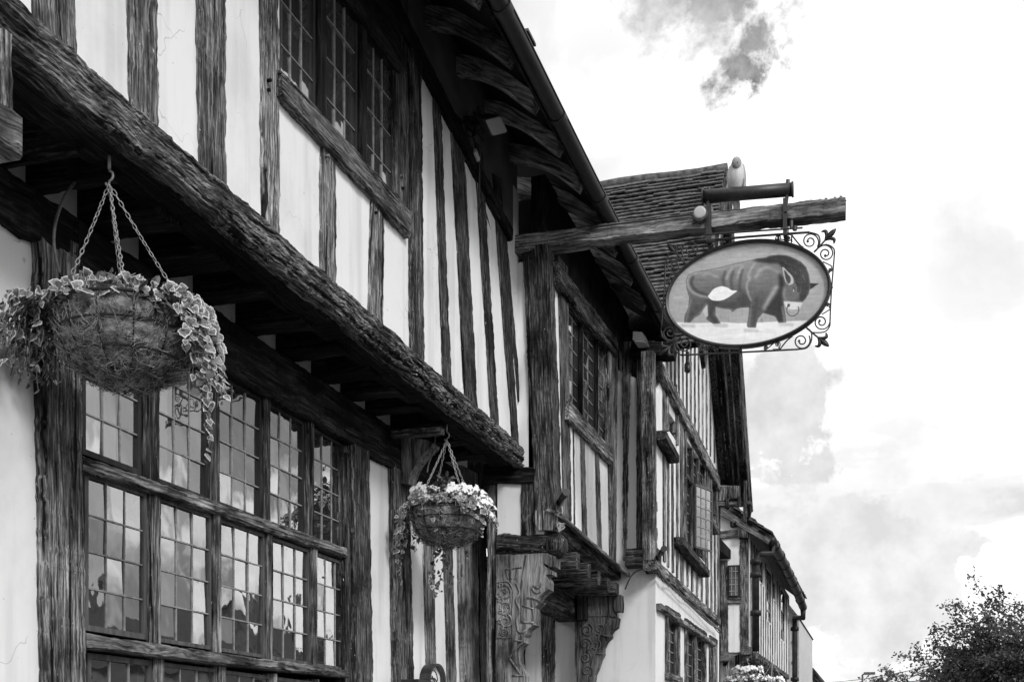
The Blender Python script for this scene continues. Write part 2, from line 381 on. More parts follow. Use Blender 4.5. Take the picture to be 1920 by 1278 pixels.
# braced bracket rising from the post to the jetty
bp = [PX(757, 905, DG-.05), PX(757, 868, 3.03), PX(768, 845, 2.92), PX(792, 826, 2.80)]
bb = MB()
for i, (p, wd) in enumerate(zip(smooth_path(bp, 5), [.10]*16)):
    h = .07+.004*i
    bb.v += [(p.x+dx*h*.55, p.y+dy*.065, p.z+(-dx)*h*.35) for dx, dy in ((-1,-1),(-1,1),(1,1),(1,-1))]
nn = len(bb.v)//4
for i in range(nn-1):
    for j in range(4):
        a = i*4+j; b = i*4+(j+1) % 4; bb.f.append((a, b, b+4, a+4)); bb.m.append(0)
bb.f += [(0,1,2,3), (nn*4-1, nn*4-2, nn*4-3, nn*4-4)]; bb.m += [0,0]
pass

yb_ = YU(752, DG-.05)
slab('jetty_bracket', [PY(u, v, yb_) for u, v in ((741,838),(740,870),(742,906),(766,906),(768,893),(773,880),(782,864),(795,848),(808,837),(812,830),(800,824),(760,820),(741,824))][::-1], .13, M_OAKL, inn, n=NY)
timber('jetty_beam', PX(738, 822, 3.05), PX(738, 822, 3.05)+Vector((.34,0,.0)), (0,0,-1), .10, .06, .04, M_OAKD, inn, jit=.006)
# jetty: joists, boards, bressummer
zj0, zj1 = ZS(.655, DG), ZS(.655, DG)+.15
gaps = [(-60,-15),(0,40),(80,133),(215,251),(318,357),(395,436),(480,512),(551,578),(615,634),(663,681),(703,722)]
js = []
for i in range(len(gaps)-1):
    ya, yb = YU(gaps[i][1], DG), YU(gaps[i+1][0], DG); js.append(((ya+yb)/2, min(.2, (yb-ya)*.75)))
js += [(js[-1][0]+.42, .16), (js[-1][0]+.84, .16), (js[-1][0]+1.25, .16)]
for (y, w) in js:
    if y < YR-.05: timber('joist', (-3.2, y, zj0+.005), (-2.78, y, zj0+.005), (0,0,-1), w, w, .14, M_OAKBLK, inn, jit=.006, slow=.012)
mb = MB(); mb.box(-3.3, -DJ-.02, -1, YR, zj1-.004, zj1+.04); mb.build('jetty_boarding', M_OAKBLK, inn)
def bfn(f, s):            # moulded, decayed face
    e = -.018*math.exp(-((f-.16)/.09)**2)-.01*math.exp(-((f-.62)/.05)**2)
    low = max(0, 1-abs(f-.3)/.36) if True else 0
    amp = .004+.017*max(0, min(1, (s-3.2)/1.0))*max(0, 1-f*1.35)
    return e*min(1, max(0, (s-2.2)))+noise.noise((s*22, f*9, 3))*amp+noise.noise((s*55, f*16, 8))*amp*.6
a0 = Vector((-2.60, 1.9, 0)); P1 = PX(992, 865, 2.60)
ya = PX(0, 60, 2.60); ya.z = ZS((.868+.808)/2, 2.60)
dirv = (P1-ya).normalized(); st = ya-dirv*1.2
timber('underside_shade_beam', P1+Vector((-.075,-.02,.012)), st+Vector((-.075,0,.012)), NX, .150, .172, .17, M_OAKBLK, inn, jit=.004, slow=.01)  # dark beam added behind the bressummer so its underside reads as shaded
timber('bressummer', P1, st, NX, .156, .182, .07, M_BRESS, inn, jit=.006, slow=.013, seg=.014, nd=22, fn=lambda f, s: bfn(1-f, 7-s) , chamfer=.018)

# upper wall
uwz0, uwz1 = zj1+.03, ZS(1.52, DJ)
UL = [(525,588),(610,667),(686,734)]
uy = lambda u: YU(u, DJ); ur_ = lambda u: YU(u, DJ+REC)
wz0, wz1 = ZS(1.095, DJ), ZS(1.405, DJ)
wall('plaster_wall', DJ, -1, YR+.02, uwz0, uwz1, [(uy(523.5), ur_(739), wz0, wz1)], inn)
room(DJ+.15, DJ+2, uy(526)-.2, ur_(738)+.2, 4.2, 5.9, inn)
for i, (a, b) in enumerate(UL):
    window(DJ+REC, uy(a)+.004, ur_(b)-.004, wz0+.004, wz1-.005, 3, 4, inn, fmat=M_FRAMED, came=.0045, glass=M_GLASSB, curtain=None if i else (0,.6), tilt=.014)
for i in range(2):
    ya_, yb_ = ur_(UL[i][1]), uy(UL[i+1][0])
    timber('mullion', (-DJ+.012, (ya_+yb_)/2, wz0-.01), (-DJ+.012, (ya_+yb_)/2, wz1+.01), NX, yb_-ya_, yb_-ya_, .1, M_OAKBLK, inn, jit=.0015, slow=.002)
railX(DJ, (530, 128, 178), (771, 392, 446), inn, M_OAK, proud=.045, name='window_sill', jit=.006)
railX(DJ, (400, -540, -352), (752, 5, 138), inn, M_OAKBLK, proud=.03, name='window_head')
studX(DJ, (735,766,-40), (743,768,405), inn, M_OAKD, name='post', proud=.01)
studX(DJ, (771,791,70), (776,797,690), inn, M_OAKD, name='post', proud=.03, jit=.006)
for top, bot, m in [((60,139,-60),(70,146,110),M_OAK), ((238,297,-60),(246,301,265),M_OAK), ((369,425,-60),(376,428,375),M_OAK),
                    ((489,525,-60),(493,527,455),M_OAK), ((604,633,270),(602,633,560),M_OAK), ((697,722,375),(692,720,630),M_OAK),
                    ((813,827,170),(833,849,738),M_OAKD), ((845,869,215),(874,898,782),M_OAKD), ((890,905,270),(923,938,815),M_OAKD),
                    ((923,941,330),(963,975,845),M_OAKD), ((946,951,440),(982,988,862),M_OAKD), ((-60,-10,-200),(-52,-2,80),M_OAK)]:
    studX(DJ, top, bot, inn, m, jit=.006, slow=.009)
railX(DJ, (400, -520, -470), (735, -30, 2), inn, M_OAKBLK, proud=.05, name='wall_plate', jit=.006)
railX(DJ, (736, -28, 6), (962, 428, 452), inn, M_OAKBLK, proud=.05, name='wall_plate', jit=.006)
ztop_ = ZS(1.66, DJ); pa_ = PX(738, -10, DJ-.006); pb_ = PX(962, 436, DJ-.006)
slab('eaves_infill', [pa_, pb_, Vector((pb_.x, pb_.y, ztop_)), Vector((pa_.x, pa_.y, ztop_))], .02, noisy('dark_infill_plaster', .08, .16, 3, rough=.95), inn, n=NX)  # plaster above the wall plate, darker than the wall below

mb = MB(); mb.box(-DJ-.12, -DJ-.01, -1, YR+.02, uwz1-.03, ZS(1.66, DJ)); mb.build('eaves_infill', noisy('grey_infill_plaster', .12, .22, 3, rough=.95), inn)  # strip of greyer plaster along the top of the upper wall
rp = random.Random(17)
for (u, v) in ((757,330),(760,352),(782,372),(781,128),(508,150),(508,168),(267,228),(400,338),(112,70),(617,292),(709,398),(617,540),(706,612),(784,675)):
    p = PX(u, v, DJ-.03); m = MB(); m.tube([p-Vector((.05,0,0)), p-Vector((rp.uniform(-.002,.006),0,0))], .0085, 7); m.build('peg', M_OAKBLK if rp.random() < .6 else M_OAKL, inn)
# left edge: end of the neighbouring bay's post, bracket and block
studX(2.50, (-60,3,-150), (-60,7,230), inn, M_OAK, name='post', depth=.1)
studX(2.56, (5,27,60), (7,29,203), inn, M_OAK, name='post', depth=.12, jit=.006)
railX(2.49, (-120,100,190), (42,215,293), inn, M_SILL, name='carved_block', depth=.2, jit=.006)

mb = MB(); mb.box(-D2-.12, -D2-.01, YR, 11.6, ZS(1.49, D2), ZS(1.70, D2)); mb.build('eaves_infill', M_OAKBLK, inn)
# ---- porch bay upper floor
b2z0, b2z1 = ZS(.69, D2), ZS(1.465, D2)
WL2 = [(1063,1081),(1091,1111),(1120,1140)]
y2 = lambda u: YU(u, D2); y2r = lambda u: YU(u, D2+.04)
wall('plaster_wall', D2, YR, YW+.1, b2z0, b2z1, [(y2(1062), y2r(1141), ZS(1.06, D2), ZS(1.46, D2))], inn)
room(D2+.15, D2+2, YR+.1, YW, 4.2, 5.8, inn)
for i, (a, b) in enumerate(WL2):
    window(D2+.04, y2(a)+.004, y2r(b)-.004, ZS(1.095, D2), ZS(1.455, D2), 3, 7, inn, fmat=M_FRAMED, came=.007, fr=.016, curtain=((.1,.8) if i == 1 else (.2,1) if i == 0 else None), tilt=.03, glass=M_GLASSB)
for i in range(2):
    ya_, yb_ = y2r(WL2[i][1]), y2(WL2[i+1][0])
    timber('mullion', (-D2+.012, (ya_+yb_)/2, ZS(1.09, D2)), (-D2+.012, (ya_+yb_)/2, ZS(1.46, D2)), NX, yb_-ya_, yb_-ya_, .1, M_OAKBLK, inn, jit=.002, slow=.003)
railX(D2, (1068, 749, 786), (1149, 842, 870), inn, M_OAK, proud=.05, name='window_sill', jit=.005)
railX(D2, (1046, 488, 532), (1157, 634, 668), inn, M_OAKD, proud=.055, name='wall_plate', jit=.008, slow=.02)
for top, bot, m, pr in [((1047,1065,490),(1058,1073,995),M_OAK,.012), ((1141,1159,630),(1148,1156,1070),M_OAK,.03), ((1089,1096,800),(1094,1103,1020),M_OAK,.012),
                    ((1117,1124,830),(1122,1130,1045),M_OAK,.012), ((1160,1166,660),(1164,1170,1080),M_OAK,.012), ((1074,1077,790),(1076,1080,1005),M_OAKD,.004)]:
    studX(D2, top, bot, inn, m, proud=pr, jit=.004, slow=.006)
railX(D2, (1045, 966, 996), (1180, 1079, 1098), inn, M_OAK, proud=.05, name='bressummer', jit=.006, slow=.01)
mb = MB()
lp = PX(1042, 958, D2-.09); l1 = PX(1178, 1076, D2-.09)
timber('drip_board', lp, l1, (0.5,0,1), .13, .12, .025, M_OAKL, inn, jit=.006)
# return of the bay (faces the viewer)
ry = YR-.012
slab('plaster_wall', [(-2.81, YR, ZS(.5,DG)-.02), (-D2-.02, YR, ZS(.5,DG)-.02), (-D2-.02, YR, 5.29), (-2.81, YR, 5.29)], .1, M_PLA, inn, n=NY)
studY(YR-.03, (978,1026,460), (1002,1043,960), inn, M_OAKD, depth=.18, name='post', jit=.005)
slab('post_foot', [PY(*p, YR-.05) for p in ((1000,956),(1046,956),(1046,985),(1038,993),(1010,993),(1000,978))][::-1], .17, M_OAK, inn, n=NY)
studY(YR-.015, (976,1003,895), (976,1003,1003), inn, M_OAKD, depth=.05, name='stud')
railY(YR-.03, (905,868,906), (1003,876,905), inn, M_OAKBLK, name='jetty_rail', depth=.06)
# log bearer above the bracket with a rounded end
e0 = PY(931, 1018, YR-.02); e1 = PY(1044, 1021, YR-.02)
timber('bearer_beam', e0, e1, NY, .145, .16, .15, M_OAKD, inn, jit=.008, slow=.012, chamfer=.03)
e2 = PY(1054, 1020, YR-.02); mb = MB(); mb.tube([e1+Vector((-.08,.07,0)), e1+Vector((.0,.07,0)), e2+Vector((-.01,.07,0)), e2+Vector((.015,.07,0))], [.085,.092,.08,.05], 14)
mb.build('beam_end', M_OAKD, inn, smooth=True)
# joist ends
for (u, v, D, r) in ((1084,1051,2.33,.075),(1105,1068,2.33,.066),(1123,1081,2.34,.066),(1141,1094,2.34,.062),(1158,1103,2.35,.06)):
    p = PX(u, v, D); q = p.copy(); q.x = -3.2
    timber('joist', p+Vector((0,0,-r)), q+Vector((0,0,-r)), (0,0,-1), r*1.8, r*1.9, r*1.8, M_OAKD, inn, jit=.006, slow=.012, chamfer=.028)
mb = MB(); mb.box(-3.3, -D2-.03, YR+.05, YW, ZS(.665,D2)+.09, ZS(.665,D2)+.12); mb.build('jetty_boarding', M_OAKBLK, inn)
railX(2.78, (1005, 1085, 1122), (1090, 1122, 1166), inn, M_OAKD, name='lintel', depth=.2, jit=.006, bow=.02)
railY(YW-.04, (975, 1128, 1146), (1090, 1130, 1150), inn, M_OAKBLK, name='lintel', depth=.1)
slab('porch_wall', [(-4.6,YW,0),(-D2,YW,0),(-D2,YW,ZS(.68,D2)),(-4.6,YW,ZS(.68,D2))], .1, M_PLA, inn, n=NY)
studY(YW-.02, (1013,1040,1140), (1018,1040,1330), inn, M_OAK, depth=.08, name='stud', jit=.006)
studY(YW-.02, (975,985,1140), (972,984,1330), inn, M_OAKD, depth=.08, name='stud')
wall('porch_wall', 4.4, YR, YW, 0, 3.4, [], inn)

# carved brackets: silhouette slab with relief scrolls
def carved(name, Y, org, sc, outline, scrolls, parent, label, mat=M_OAKC, thick=.15):
    cv = lambda x, y, dy=0: PY(org[0]+x/sc, org[1]+y/sc, Y)+Vector((0, dy, 0))
    pts = [cv(*p) for p in outline]
    rough = []
    for i in range(len(pts)):
        a, b = pts[i], pts[(i+1) % len(pts)]; k = max(1, int((b-a).length/.02))
        for j in range(k):
            p = a.lerp(b, j/k); p = p+Vector((noise.noise(p*40), 0, noise.noise(p*40+Vector((5,5,5)))))*.005; rough.append(p)
    o = slab(name, rough, thick, mat, parent, n=NY); o['label'] = label
    mb = MB()
    for s in scrolls:
        if s[0] == 's':
            _, cx, cy, r0, r1, a, turns = s; k = 26
            pp = [cv(cx+(r0+(r1-r0)*i/k)*math.cos(a+turns*2*PI*i/k), cy+(r0+(r1-r0)*i/k)*math.sin(a+turns*2*PI*i/k), -.002) for i in range(k+1)]
            mb.tube(pp, [.0078*(1-.35*i/k) for i in range(k+1)], 6)
        else:
            pp = smooth_path([cv(x, y, -.002) for x, y in s[1]], 5); mb.tube(pp, (s[2] if len(s) > 2 else .008)*.7, 6)
    mb.build('relief_carving', mat, o, smooth=True)
    return o
rv = random.Random(3)
sA = [('s',195,560,62,14,-1.6,1.4),('s',195,680,58,12,1.6,-1.4),('s',205,790,60,12,-1.5,1.4),('s',190,885,48,12,1.5,-1.2),('l',[(130,480),(220,470),(265,540),(262,680),(262,850),(250,920)]),
      ('l',[(290,480),(320,560),(290,620),(320,700),(295,780),(310,860)],.012),('l',[(135,925),(255,920)],.007),('l',[(205,375),(230,450)],.008),('l',[(250,372),(255,450)],.008),('l',[(300,370),(285,450)],.008),('l',[(205,372),(335,358)],.006),
      ('l',[(370,258),(345,420),(330,560),(335,680),(330,790)],.009),('l',[(430,500),(470,520),(500,480)],.014),('l',[(420,520),(450,560),(490,550)],.012),('l',[(385,600),(430,600),(485,630)],.013),
      ('l',[(335,660),(430,690)],.008),('l',[(330,795),(430,800)],.011),('l',[(300,850),(330,880),(370,860)],.012),('l',[(280,940),(340,950)],.01),('l',[(240,1090),(290,1160),(320,1210)],.012),('l',[(235,1085),(300,1000),(340,965)],.01),('l',[(260,1225),(350,1225)],.01)]
sA += [('s',rv.uniform(150,240),y,rv.uniform(14,24),5,rv.uniform(0,6),1.1) for y in range(500, 920, 42)]
oA = [(128,250),(300,252),(540,240),(602,268),(603,350),(560,350),(508,318),(520,345),(577,378),(577,410),(530,418),(552,470),(548,530),(490,572),(462,612),(492,628),(480,640),(442,676),(435,740),(430,800),(438,815),(385,848),(372,890),(350,915),(352,958),(320,985),(300,1030),(310,1120),(340,1190),(352,1225),(350,1300),(128,1300)]
carved('carved_bracket', YR-.02, (900,980), 4.29, oA, sA, inn, 'pale oak porch bracket carved with scrolls and foliage, nearer of the two')
sB = [('s',860,860,55,12,-1.2,1.5),('s',960,850,48,12,2,-1.4),('s',850,970,58,12,1.4,-1.5),('s',930,980,45,10,-1,1.3),('s',850,1080,50,12,-1.4,1.4),('s',860,1190,50,12,1.2,-1.4),('l',[(770,750),(1060,745)],.008),
      ('l',[(1030,590),(1035,740),(1010,820),(960,900),(940,1000),(900,1100),(880,1270)],.010),('l',[(1075,600),(1080,700),(1130,712)],.014),('l',[(1040,745),(1100,755)],.012),('l',[(985,900),(1045,915)],.014),('l',[(940,1050),(985,1050)],.012),('l',[(790,790),(785,1270)],.008)]

oB = [(850,585),(1130,575),(1135,640),(1130,712),(1075,700),(1080,735),(1108,760),(1100,790),(1095,835),(1062,858),(1040,885),(1048,912),(1010,950),(985,1000),(985,1052),(962,1090),(940,1160),(915,1220),(905,1300),(760,1300),(763,780),(850,765)]
carved('carved_bracket', YW-.2, (900,980), 4.29, oB, sB, inn, 'darker oak porch bracket with shallow scroll carving, farther of the two', thick=.14, mat=wood('carved_oak_dark', .035, .10, .18, crack=.5, fine=45., bump=.9))
mb = MB(); p = PY(1092, 1118, YW-.22); mb.box(p.x-.03, p.x+.05, YW-.3, YW-.1, p.z-.22, p.z+.0); mb.build('lintel_block', M_OAKBLK, inn)

# eaves: rafters, boarding, gutter, roof
M_RAFT = wood('light_catching_rafter_oak', .06, .30, .62, crack=.8)  # oak painted paler so the rafter feet seem to catch light
rafY = [8.39-.555*i for i in range(13)]+[9.0, 9.58, 10.19, 10.78]
for y in sorted(rafY):
    r = random.uniform
    mbw = r(.075,.1); z0 = EYE+4.42+r(-.02,.02); z1 = EYE+4.07+r(-.015,.015)
    y1 = y+r(-.02,.02)
    # hewn rafter foot: wavy arris and a pointed, up-cut end
    k = 26; vs = []; fs = []; s0 = r(0,50)
    for i in range(k+1):
        f = i/k; x = -2.95+(-2.125+2.95)*f; zc = z0+.12+(z1-z0-.12)*f-.042*math.sin(f*PI*2.1+s0*.02)
        w = mbw*(.5+.06*noise.noise((s0, f*5, 0))); yb = y+(y1-y)*f+.014*noise.noise((s0, f*3, 9))
        up = .02+.0*f; h = .125
        bev = .012+.008*noise.noise((s0, f*7, 4))
        vs += [(x, yb-w, zc+h), (x, yb-w, zc+bev), (x, yb-w+bev, zc), (x, yb+w-bev, zc+.004), (x, yb+w, zc+bev), (x, yb+w, zc+h)]
    for i in range(k):
        for j in range(6):
            a = i*6+j; b = i*6+(j+1) % 6; fs.append((a, b, b+6, a+6))
    # pointed end
    e = k*6; tip = (-2.08, (vs[e][1]+vs[e+5][1])/2-.01, vs[e+2][2]+.055); vs.append(tip)
    for j in range(6): fs.append((e+j, e+(j+1) % 6, len(vs)-1))
    dz_ = Vector((vs[e][0]-vs[0][0], 0, vs[e][2]-vs[0][2])).normalized(); Mr = Matrix(((dz_.z,0,dz_.x,vs[0][0]),(0,1,0,y),(-dz_.x,0,dz_.z,vs[0][2]),(0,0,0,1))); Mi = Mr.inverted()
    m2 = MB(); m2.add([Mi @ Vector(p) for p in vs], fs); m2.build('rafter', M_RAFT, inn, M=Mr)
rz = lambda D: EYE+4.205+(D-2.146)*.70
def roofslab(D0, D1, Y0, Y1, dz, th, mat, name):
    return slab(name, [(-D0,Y0,rz(D0)+dz),(-D0,Y1,rz(D0)+dz),(-D1,Y1,rz(D1)+dz),(-D1,Y0,rz(D1)+dz)], th, mat, inn, n=Vector((.57,0,.82)))
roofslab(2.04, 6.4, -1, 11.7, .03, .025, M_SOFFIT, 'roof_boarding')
mb = MB()
for i in range(18):
    D = 2.0+i*.25; nY = 60
    vs = []
    for j in range(nY+1):
        y = -1+12.6*j/nY; wv = noise.noise((i*3.1, y*2.2, 0))*.012
        for (dd, dz) in ((0, .045+wv), (0, .062+wv), (.28, .052+wv*.5)): vs.append((-(D+dd), y, rz(D+dd)+dz))
    mb.add(vs, [q for j in range(nY) for q in ((j*3, j*3+3, j*3+4, j*3+1), (j*3+1, j*3+4, j*3+5, j*3+2))])
mb.build('roof', M_TILE, inn)
t0 = PX(984, 52, 2.0); mb = MB(); mb.box(-2.12, -1.955, t0.y-.08, t0.y+.08, rz(2.0)+.02, rz(2.0)+.035); mb.build('slipped_tile', M_TILE, inn)
# gutter
def gutter(parent, D, z, Y0, Y1, r=.052, mat=M_GUT, step=1.15, name='gutter', off=0):
    gm = MB(); k = int((Y1-Y0)/.25)+1; n = 10
    for (rr, fl) in ((r, 1), (r-.006, -1)):
        vs = []
        for i in range(k+1):
            y = Y0+(Y1-Y0)*i/k; sg = .01*math.sin(y*1.3)
            for j in range(n+1):
                a = PI+PI*j/n; vs.append((-D+rr*math.cos(a), y, z+sg+rr*math.sin(a)))
        gm.add(vs, [((i*(n+1)+j), (i+1)*(n+1)+j, (i+1)*(n+1)+j+1, i*(n+1)+j+1) for i in range(k) for j in range(n)])
    y = Y0+.3+off
    while y < Y1:
        ring = [(-D+(r+.007)*math.cos(PI+PI*j/12), z+.01*math.sin(y*1.3)+(r+.007)*math.sin(PI+PI*j/12)) for j in range(13)]
        vs = [(a, y+dy, b) for dy in (-.035, .035) for a, b in ring]
        gm.add(vs, [(j, j+13, j+14, j+1) for j in range(12)]); gm.add([(a, y+.035, b) for a, b in ring]+[(-D, y+.035, z)], [tuple(range(14))]); gm.add([(a, y-.035, b) for a, b in ring]+[(-D, y-.035, z)], [tuple(range(14))])
        y += step
    gm.tube([(-D+r, Y0+(Y1-Y0)*i/40, z+.01*math.sin((Y0+(Y1-Y0)*i/40)*1.3)) for i in range(41)], .007, 5)
    return gm.build(name, mat, parent, smooth=True)
gutter(inn, 2.0, EYE+4.055, -1, 11.45)
mb = MB(); mb.box(-2.072, -2.055, -1, 11.45, EYE+4.03, EYE+4.13); mb.build('fascia_board', M_OAKBLK, inn)
slab('gable_wall', [(-DG,-1,0),(-6,-1,0),(-6,-1,6),(-DG,-1,6)], .1, M_PLA, inn, n=NY)

# ================================================================== GABLED WING
wing = thing('gabled_wing', 'tall gabled cross wing with close studding and tiled roof, beyond the hanging bull sign', 'building', (-D3, 13.2, 0))
ZW = lambda s: ZS(s, D3)
w3 = lambda u: YU(u, D3)
holes = [(w3(1250), w3(1267), ZW(1.48), ZW(1.687)), (w3(1284), w3(1322), ZW(1.05), ZW(1.60)), (w3(1331.5), w3(1342), ZW(1.35), ZW(1.62)),
         (w3(1248), w3(1270), ZW(.37), ZW(.643)), (w3(1284), w3(1320), ZW(.33), ZW(.643)), (w3(1330), w3(1341), ZW(.33), ZW(.643))]
YC, ZR = 13.2, EYE+6.36
gz = 4.95
wall('plaster_wall', D3, YW, YE, 0, gz, holes, wing)
pw = 1.39
ya_, yb_ = YC-(ZR-gz)/pw, YC+(ZR-gz)/pw
slab('gable_wall', [(-D3,YW,gz),(-D3,YE,gz),(-D3,YC+(ZR-gz)/pw*.995,gz+.01),(-D3,YC,ZR-.05),(-D3,YC-(ZR-gz)/pw*.995,gz+.01)], .14, M_PLA, wing, n=NX)
slab('return_wall', [(-3.2,YW-.005,0),(-D3-.004,YW-.005,0),(-D3-.004,YW-.005,5.0),(-3.2,YW-.005,5.6)], .12, M_PLA, wing, n=NY)
slab('rear_wall', [(-3.4,YE,0),(-D3,YE,0),(-D3,YE,5.0),(-3.4,YE,5.0)], .12, M_PLA, wing, n=(0,1,0))
room(D3+.15, D3+1.6, YW+.2, YE-.2, .3, 5.2, wing)
studY(YW-.03, (1193,1226,640), (1193,1229,1030), wing, M_OAKD, depth=.1, name='post', jit=.004)
studY(YW-.03, (1166,1183,640), (1168,1174,1050), wing, M_OAK, depth=.05, name='stud', jit=.006)
bx = PY(1173, 1028, YW-.12); bx1 = PY(1229, 1060, YW-.12)
timber('corner_block', (bx.x, YW-.14, (bx.z+bx1.z)/2), (bx1.x+.02, YW-.14, (bx.z+bx1.z)/2-.01), NY, bx.z-bx1.z, bx.z-bx1.z, .22, M_OAKD, wing, jit=.003)
bz = PY(1185, 650, YW-.12)
timber('eaves_block', PY(1182, 652, YW-.15), PY(1262, 652, YW-.15), NY, .14, .12, .2, M_OAKBLK, wing, jit=.006)
def wst(ut, vt, ub, vb, w, m=M_OAK, **k):
    return studX(D3, (ut-w/2, ut+w/2, vt), (ub-w/2, ub+w/2, vb), wing, m, jit=.004, slow=.005, **k)
wst(1227, 660, 1230, 1050, 5, proud=.03); wst(1246, 700, 1247, 1052, 4.5)
for (ut, ub, vt, vb, w) in ((1254,1254,845,1062,3.5),(1262,1263,860,1072,3.5),(1271,1271,850,1082,3.5),(1279,1280,760,1092,6),(1325,1327,850,1140,4.5),(1268.5,1270,720,812,3.5),
                           (1290,1290,1030,1098,3),(1299,1299,1035,1108,3),(1308,1308,1045,1117,3),(1317,1317,1055,1127,3),(1334,1335,990,1150,3),(1341,1342,1000,1155,3),(1347,1348,900,1160,4),(1329.5,1331,868,960,3),(1344,1344.5,880,965,2.5)):
    wst(ut, vt, ub, vb, w)
# gable studs above the diagonal-looking collar rail
for i in range(14):
    u = 1250+7.4*i; s = 1.73
    y = w3(u); ztop = ZR-.06-abs(y-YC)*pw; zb = ZW(1.68)
    if ztop > zb+.1: timber('stud', (-D3+.012, y, zb), (-D3+.012, y-.02, ztop), NX, .085, .08, .1, M_OAK, wing, jit=.005, slow=.008)
railX(D3, (1240, 672, 704), (1351, 896, 921), wing, M_OAK, proud=.05, name='collar_rail', jit=.006)
railX(D3, (1230, 1046, 1068), (1351, 1157, 1172), wing, M_OAK, proud=.04, name='bressummer', jit=.006)
railX(D3, (1237, 1070, 1080), (1350, 1176, 1182), wing, M_OAKL, proud=.015, name='broken_fillet', jit=.01, slow=.012)
railX(D3, (1242, 1131, 1142), (1343, 1204, 1211), wing, M_OAKL, proud=.06, name='window_hood', jit=.006)
# windows of the wing
for k_, h in enumerate(holes):
    y0, y1, z0, z1 = h; D = D3+.04
    if k_ == 1:
        ym = y0+(y1-y0)*.34; yn = y0+(y1-y0)*.67; zt = ZW(1.39)
        for (ya2, yb2) in ((y0,ym),(ym,yn),(yn,y1)):
            window(D, ya2+.02, yb2-.02, zt+.03, z1-.02, 3, 3, wing, came=.009, fr=.02, glass=M_GLASS, fmat=M_FRAMED)
            if abs(ya2-ym) > .01: window(D, ya2+.02, yb2-.02, z0+.06, zt-.03, 3, 6, wing, came=.009, fr=.02, fmat=M_FRAMED)
        timber('transom', (-D3+.01, y0, zt), (-D3+.01, y1, zt), NX, .06, .06, .1, M_OAKD, wing)
        for yy in (ym, yn): timber('mullion', (-D3+.01, yy, z0), (-D3+.01, yy, z1), NX, .06, .06, .1, M_OAKD, wing, jit=.002)
    else:
        n = 2 if k_ == 4 else 1
        for i in range(n):
            window(D, y0+(y1-y0)*i/n+.025, y0+(y1-y0)*(i+1)/n-.025, z0+.02, z1-.02, 3 if k_ != 2 else 2, 5 if k_ > 2 else 3, wing, came=.009, fr=.022, fmat=M_FRAMED)
        if n == 2: timber('mullion', (-D3+.02, (y0+y1)/2, z0), (-D3+.02, (y0+y1)/2, z1), NX, .06, .06, .1, M_OAK, wing)
    for yy in (y0-.02, y1+.02): timber('window_jamb', (-D3+.025, yy, z0-.04), (-D3+.025, yy, z1+.04), NX, .06, .06, .1, M_OAK, wing, jit=.003)
    if k_ > 2:
        timber('window_sill', (-D3+.05, y0-.06, z0-.03), (-D3+.05, y1+.06, z0-.03), NX, .06, .06, .1, M_OAK, wing)
        timber('window_head', (-D3+.03, y0-.04, z1+.03), (-D3+.03, y1+.04, z1+.03), NX, .06, .06, .1, M_OAKD, wing)
for (p0, p1) in (((1249,806),(1274,852)), ((1282,1006),(1331,1068)), ((1331,962),(1349,990))):
    a = PX(p0[0], p0[1], D3-.11); b = PX(p1[0], p1[1], D3-.11)
    timber('projecting_sill', a-Vector((0,0,.04)), b-Vector((0,0,.04)), NX, .085, .085, .13, M_OAKD, wing, jit=.003, slow=.004)
# casement standing open
hy = w3(1298); cw = .40; ang = math.radians(19); z0, z1 = ZW(1.06), ZW(1.385)
dv = Vector((math.sin(ang), math.cos(ang), 0)); nv = Vector((math.cos(ang), -math.sin(ang), 0)); h0 = Vector((-D3+.03, hy, 0))
def cp(a, z, o=0): return h0+dv*a+nv*o+Vector((0,0,z))
mb = MB()
def bar(mb, a0, a1, z0_, z1_, o0, o1): mb.hexa([cp(a0,z0_,o1),cp(a1,z0_,o1),cp(a1,z1_,o1),cp(a0,z1_,o1),cp(a0,z0_,o0),cp(a1,z0_,o0),cp(a1,z1_,o0),cp(a0,z1_,o0)])
for q in ((0,.02,z0,z1),(cw-.02,cw,z0,z1),(.02,cw-.02,z0,z0+.02),(.02,cw-.02,z1-.02,z1)): bar(mb, *q, -.01, .01)
oc = mb.build('open_casement', M_IRONG, wing); oc['label'] = 'leaded casement standing open'
mb = MB(); mb.add([cp(.02,z0+.02),cp(cw-.02,z0+.02),cp(cw-.02,z1-.02),cp(.02,z1-.02)], [(0,1,2,3)]); mb.build('glass', M_GLASSB, oc)
mb = MB()
for i in (1,2): bar(mb, .02+(cw-.04)*i/3-.004, .02+(cw-.04)*i/3+.004, z0+.02, z1-.02, -.004, .006)
for j in range(1,6): zz = z0+.02+(z1-z0-.04)*j/6; bar(mb, .02, cw-.02, zz-.004, zz+.004, -.005, .007)
mb.build('leading', M_LEAD, oc)
